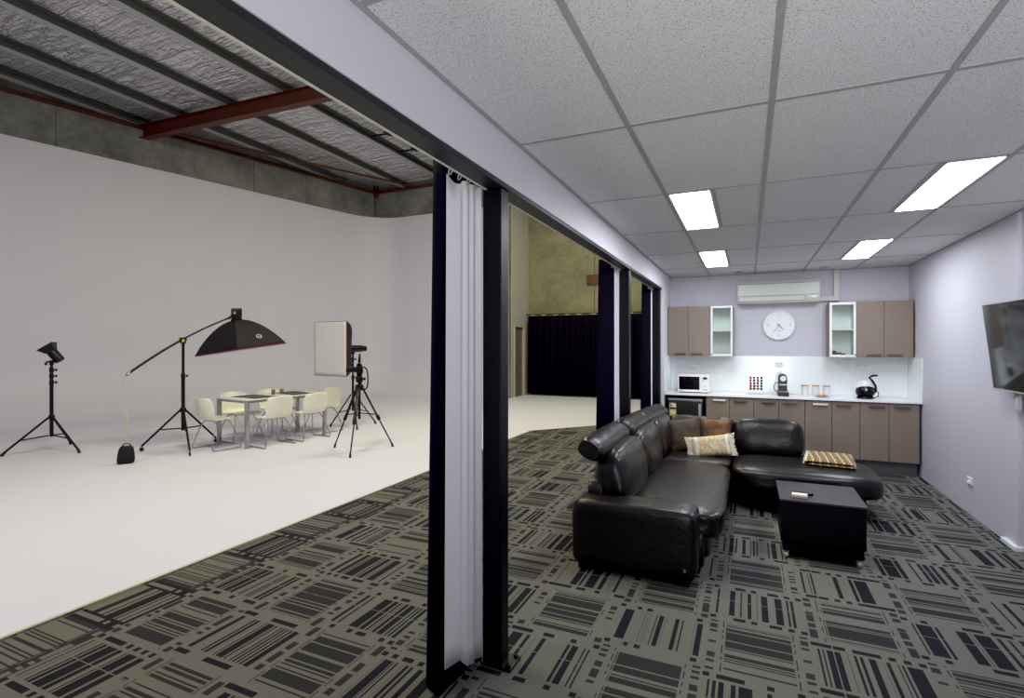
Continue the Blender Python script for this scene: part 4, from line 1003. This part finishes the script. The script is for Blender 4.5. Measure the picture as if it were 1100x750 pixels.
m = MB(); m.tube([bez(0), bez(.02)], .019, 10); m.build('end_cap', 'chrome', arm)
m = MB(); m.tube([V3(*c, 1.60), V3(*c, 1.69)], .038, 14); m.tube([V3(*c, 1.665)-E1*.05, V3(*c, 1.665)+E1*.05], .02, 10); cl = m.build('pivot_clamp', 'standblack', o)
p = V3(*c, 1.64)-E2*.04; m = MB(); m.box(p.x-.014, p.x+.014, p.y-.012, p.y+.012, p.z-.022, p.z+.022, .003, rot=Matrix.Rotation(.3, 3, 'Y')); lv = m.build('lever', 'yellow', cl); lv['label'] = 'yellow clamp lever'
# sandbag and rope
gx, gy = -7.53, 4.20
o = thing('sandbag', 'small black sandbag counterweight roped to the boom end, resting on floor', 'sandbag', (gx, gy, 0))
E1, E2 = frame_at(136)
def sb(p): return Vector((p.x*(1-.13*p.z), p.y*(1-.35*max(0, p.z)), p.z))
m = MB(); m.cushion((gx, gy, .118), (.18, .12, .232), (5,)*3, 10, Matrix.Rotation(math.atan2(E1.y, E1.x), 3, 'Z') @ Matrix.Rotation(.06, 3, 'Y'), .008, sb, 3); m.build('bag_body', 'sandbag', o)
m = MB(); m.tube([V3(gx, gy, .22)-E1*.05, V3(gx, gy, .262)-E1*.02, V3(gx, gy, .262)+E1*.03, V3(gx, gy, .22)+E1*.06], .008, 8); m.build('strap', 'sandbag', o)
o = thing('rope', 'thin beige rope tied from the boom arm down to the sandbag', 'rope', (gx, gy, .25))
m = MB(); a = V3(gx, gy, 1.165)
m.tube([V3(gx, gy, .255), V3(gx, gy, .6)+E1*.004, a], .006, 7); m.tube([V3(gx, gy, .255)+E1*.012, V3(gx, gy, .6)+E1*.014, a-V3(0, 0, .17)], .005, 7)
lp = a-V3(0, 0, .105); m.tube([lp+E1*.03*math.sin(t)+V3(0, 0, .06*math.cos(t)) for t in [2*PI*i/16 for i in range(16)]], .005, 7, closed=True)
m.tube([bez(.03)+E2*.026*math.sin(t)+V3(0, 0, .026*math.cos(t)) for t in [2*PI*i/14 for i in range(14)]], .005, 7, closed=True); m.build('rope_strand', 'rope', o)

# softboxes
def softbox(C, Pv, Qv, ax, depth, ring, label, bulge, emblem=None, group='black softboxes'):
    """C centre of the front face; Pv,Qv half edges; ax unit axis pointing to the back"""
    o = thing('softbox', label, 'softbox', C, group)
    n = 12
    def edge(s, p, q): return C + Pv*p + Qv*q + ax*s
    rows = []
    K = 14
    for k in range(K+1):
        t = k/K; th = t*PI/2
        sc = ring + (1-ring)*(bulge*math.cos(th)+(1-bulge)*(1-math.sin(th))); z = depth*math.sin(th)
        row = []
        for sx, sy, ex, ey in ((-1, -1, 1, -1), (1, -1, 1, 1), (1, 1, -1, 1), (-1, 1, -1, -1)):
            for i in range(n):
                f = i/n; p, q = sx+(ex-sx)*f, sy+(ey-sy)*f; m_ = (1-abs(2*f-1)**2)*.05*math.sin(PI*t)
                row.append(edge(z, p*sc*(1-m_), q*sc*(1-m_)))
        rows.append(row)
    m = MB(); m.grid(rows, close=True); sh = m.build('softbox_shell', 'softblack', o, solid=.006, angle=35)
    m = MB(); m.tube([edge(0, 1, 1), edge(0, -1, 1), edge(0, -1, -1), edge(0, 1, -1)], .011, 8, closed=True); m.build('piping', 'softred', o)
    m = MB(); rows = [[edge(-.022+.02*(1-max(abs(p), abs(q))**2)*.6+.004*noise.noise(Vector((p*3, q*3, 1))), p*.985, q*.985) for p in [-1+2*i/14 for i in range(15)]] for q in [-1+2*j/14 for j in range(15)]]
    m.grid(rows); df = m.build('diffuser', 'diffuser', o, solid=.004, angle=80)
    m = MB()
    c4 = [(1, 1), (-1, 1), (-1, -1), (1, -1)]
    for (a, b), (c_, d_) in zip(c4, c4[1:]+c4[:1]): m.poly([edge(-.02, a*.985, b*.985), edge(-.02, c_*.985, d_*.985), edge(.0, c_*1.0, d_*1.0), edge(.0, a*1.0, b*1.0)])
    m.build('diffuser_rim', 'diffuser', df, smooth=False)
    return o, edge
def strobe(name, p, ax, L, label, lever=None, square=False):
    o = thing(name, label, 'studio light', p, 'black strobe heads')
    m = MB()
    if square:
        u1 = E1; u2 = ax.cross(u1).normalized(); u1 = u2.cross(ax).normalized()
        def sqr(q, h, w): return [m.bm.verts.new(v) for v in (q+u1*h+u2*w, q-u1*h+u2*w, q-u1*h-u2*w, q+u1*h-u2*w)]
        m.loft([sqr(p, .075, .07), sqr(p+ax*L*.9, .085, .075), sqr(p+ax*L, .07, .06)]); m.build('strobe_body', 'standblack', o, bev=.01)
    else:
        m.lathe([(.06, 0), (.068, .02), (.068, L*.8), (.055, L*.85), (.055, L)], p, ax, 20); m.build('strobe_body', 'standblack', o)
    m = MB(); m.lathe([(.09, -.02), (.095, -.01), (.095, .015), (.07, .02)], p, ax, 24); m.build('speed_ring', 'standblack', o)
    return o
E1, E2 = frame_at(254)
Cs = V3(-8.05, 6.10, 1.505)+E1*.20
Pv = E1*.38+E2*.345+V3(0, 0, .055); Qv = -E1*.31+E2*.345-V3(0, 0, .055)
ax = Pv.cross(Qv).normalized()
if ax.z < 0: ax = -ax
o, edge = softbox(Cs, Pv, Qv, ax, .50, .10, 'black softbox facing down, hung from the boom over the table', .5)
# emblem on the near right face
K = .22; th = K*PI/2; sc = .10+.90*(.5*math.cos(th)+.5*(1-math.sin(th)))
fc_ = edge(.50*math.sin(th), -.50*0+ .05*sc, -1.012*sc); fu = Pv.normalized(); fn_ = (edge(.5*math.sin(th+.1), 0, -(.1+.9*(.5*math.cos(th+.1)+.5*(1-math.sin(th+.1))))) - edge(.5*math.sin(th-.1), 0, -(.1+.9*(.5*math.cos(th-.1)+.5*(1-math.sin(th-.1)))))).normalized()
out = fu.cross(fn_).normalized()
if out.dot(fc_-Cs-ax*.2) < 0: out = -out
fc_ = fc_+out*.012
m = MB(); m.tube([fc_+fu*.055*math.cos(t)+fn_*.036*math.sin(t) for t in [2*PI*i/28 for i in range(28)]], .0045, 6, closed=True); m.tube([fc_-fu*.028-fn_*.016, fc_+fn_*.014, fc_+fu*.028-fn_*.016], .0045, 6); m.build('emblem', 'whiteplastic', o)
hp = Cs+ax*.505
so = strobe('strobe_head', hp, (ax*.9+E1*.12).normalized(), .20, 'black strobe head on the tip of the boom arm', square=True)
m = MB(); p = hp+ax*.12-E2*.075-E1*.02; m.box(p.x-.022, p.x+.022, p.y-.012, p.y+.012, p.z-.02, p.z+.02, .003); m.build('control_panel', 'silver', so)
m = MB(); m.tube([bez(.97), bez(1.0), hp+ax*.09-E1*.06], .02, 10); m.build('boom_mount', 'standblack', so)
# standing softbox
E1, E2 = frame_at(355)
dist = 9.7*math.sqrt(1+.348**2); Cs = Vector((E2.x*dist, E2.y*dist, 1.508))
Pv = (E1*.556-E2*.69)*.5; Qv = V3(0, 0, .50); nb = (E1*.69+E2*.556).normalized()
o, edge = softbox(Cs, Pv, Qv, nb, .34, .22, 'black sided softbox with white front, facing the dining table', .75)
hp = Cs+nb*.36
so = strobe('strobe_head', hp, nb, .48, 'black strobe head behind the standing softbox')
c = hp+nb*.17
o = thing('light_stand', 'black light stand holding the softbox, behind the camera tripod', 'light stand', (c.x, c.y, 0), 'black lighting stands')
F1, F2 = frame_at(386)
base = V3(c.x, c.y, 0); ft = [base-F1*.42+F2*.02, base+F1*.44+F2*.18, base+F1*.08-F2*.48]
stand_legs(o, (c.x, c.y), [(v.x, v.y) for v in ft], .62, .34, .58, .013)
m = MB(); m.tube([(c.x, c.y, .3), (c.x, c.y, .95)], .022, 12); m.build('pole', 'standblack', o)
m = MB(); m.tube([(c.x, c.y, .93), (c.x, c.y, 1.44)], .016, 12); m.build('pole_extension', 'standblack', o)
collar(o, (c.x, c.y), .95, .028, (F1.x, F1.y)); collar(o, (c.x, c.y), 1.30, .024, (F1.x, F1.y))
m = MB(); m.tube([(c.x, c.y, 1.40), (c.x, c.y, 1.445)], .03, 12); m.build('mount_bracket', 'standblack', o)
# camera tripod
c = V3(-5.29, 6.16, 0); F1, F2 = frame_at(386)
o = thing('camera_tripod', 'black camera tripod with three splayed legs in front of the softbox', 'tripod', c)
apex = .93
for fx, fy in ((-5.79, 6.18), (-5.06, 5.70), (-5.01, 6.60)):
    d = (V3(fx, fy, 0)-c).normalized(); h = c+V3(0, 0, apex)+d*.05; f = V3(fx, fy, .02); s = V3(-d.y, d.x, 0)*.014; k = h.lerp(f, .52)
    m = MB(); m.tube([h+s, k+s], .011, 8); m.tube([h-s, k-s], .011, 8); m.tube([k, h.lerp(f, .98)], .0105, 8); lg = m.build('leg', 'standblack', o)
    m = MB(); m.tube([h.lerp(f, .47), h.lerp(f, .54)], .026, 10); m.build('leg_clamp', 'standblack', lg)
    m = MB(); m.tube([h.lerp(f, .96), f-V3(0, 0, .018)], .016, 8); m.build('rubber_foot', 'rubber', lg)
    m = MB(); m.tube([c+V3(0, 0, .56), h.lerp(f, .45)], .008, 8); m.build('spreader_strut', 'standblack', o)
m = MB(); m.tube([c+V3(0, 0, .47), c+V3(0, 0, 1.02)], .019, 12); m.build('centre_column', 'standblack', o)
m = MB(); m.lathe([(.05, .90), (.062, .92), (.062, .97), (.04, .99)], c, n=18); m.build('apex_casting', 'standblack', o)
m = MB(); m.lathe([(.03, 1.01), (.05, 1.03), (.055, 1.06), (.05, 1.10), (.03, 1.12), (.045, 1.13), (.045, 1.15)], c, n=18); m.tube([c+V3(0, 0, 1.06), c+F1*.075+V3(0, 0, 1.07)], .012, 8); m.lathe([(.014, .06), (.022, .07), (.022, .09)], c+V3(0, 0, 1.07), F1, 10); hd = m.build('ball_head', 'standblack', o)
m = MB(); m.tube([c+V3(0, 0, 1.10)+F2*.03, c+F1*.03+F2*.30+V3(0, 0, .98)], .012, 8); m.build('pan_handle', 'standblack', hd)
o = thing('camera', 'black camera on the tripod pointing at the dining table', 'camera', c+V3(0, 0, 1.15))
e = c+V3(0, 0, 1.22); Ra = Matrix.Rotation(math.atan2(F1.y, F1.x), 3, 'Z')
m = MB(); m.box(e.x-.045, e.x+.055, e.y-.075, e.y+.075, e.z-.065, e.z+.04, .014, rot=Ra); m.build('camera_body', 'standblack', o)
m = MB(); m.prism([e+F1*t_+V3(0, 0, z) - F2*.035 for t_, z in ((-.045, .035), (.045, .035), (.025, .085), (-.03, .085))], F2*.07); m.build('viewfinder', 'standblack', o, bev=.006)
m = MB(); m.lathe([(.04, .04), (.042, .06), (.042, .13), (.046, .14), (.046, .19), (.036, .19), (.034, .17)], e-V3(0, 0, .01), -F1, 20); m.build('lens', 'standblack', o)
m = MB(); m.tube([e+V3(0, 0, .09), e+V3(0, 0, .12)], .02, 10); m.tube([e+V3(0, 0, .11), e+V3(0, 0, .225)+F1*.005], [.020, .012], 10); m.build('flash_trigger', 'standblack', o)
m = MB()
st_ = [e+F1*.055+V3(0, 0, .03), e+F1*.11+V3(0, 0, .0), e+F1*.125-V3(0, 0, .12), e+F1*.12-V3(0, 0, .27), e+F1*.08-V3(0, 0, .32), e+F1*.02-V3(0, 0, .25), e+F1*.0-V3(0, 0, .18)]
m.tube(smooth_path(st_, 3), .011, 6); m.build('strap', 'standblack', o)

# ------------------------------------------------------------------ light
def area(name, loc, target, size, power, color, sy=None, spread=None):
    l = bpy.data.lights.new(name, 'AREA'); l.energy = power; l.color = color; l.size = size
    if sy: l.shape = 'RECTANGLE'; l.size_y = sy
    if spread: l.spread = math.radians(spread)
    o = bpy.data.objects.new(name, l); COL.objects.link(o); o.location = loc
    o.rotation_euler = (Vector(target)-Vector(loc)).to_track_quat('-Z', 'Y').to_euler(); return o
area('studio_highbay_a', (-4.6, 3.0, 6.2), (-6.0, 4.5, 0), 1.4, 212, (1.0, .94, .70))
area('studio_highbay_b', (-4.2, 8.5, 6.2), (-5.5, 9.5, 0), 1.4, 225, (1.0, .925, .60))
area('studio_highbay_c', (-2.6, 12.6, 6.2), (-3.5, 13.5, 0), 1.4, 130, (1.0, .95, .68))
area('studio_highbay_d', (-5.5, -1.0, 6.2), (-6.0, 1.0, 0), 1.4, 120, (1.0, .96, .86))
area('added_lounge_fill', (.6, -2.2, 1.0), (.5, .4, CEIL), 1.2, 50, (.95, .965, 1.0), 1.6, 86)  # unseen fill added behind the camera to brighten the near ceiling and bulkhead
w = bpy.data.worlds.new('world'); scn.world = w; w.use_nodes = True
w.node_tree.nodes['Background'].inputs[0].default_value = (.5, .52, .6, 1); w.node_tree.nodes['Background'].inputs[1].default_value = .05
scn.view_settings.view_transform = 'Standard'; scn.view_settings.look = 'None'; scn.view_settings.exposure = 0
scn.view_settings.use_curve_mapping = True; scn.view_settings.curve_mapping.black_level = (.0055, .0055, .005); scn.view_settings.curve_mapping.update()
scn.cycles.use_denoising = True
scn.cycles.max_bounces = 10; scn.cycles.diffuse_bounces = 6; scn.cycles.glossy_bounces = 4; scn.cycles.transparent_max_bounces = 8
scn.cycles.sample_clamp_indirect = 6
scn.cycles.caustics_reflective = False; scn.cycles.caustics_refractive = False
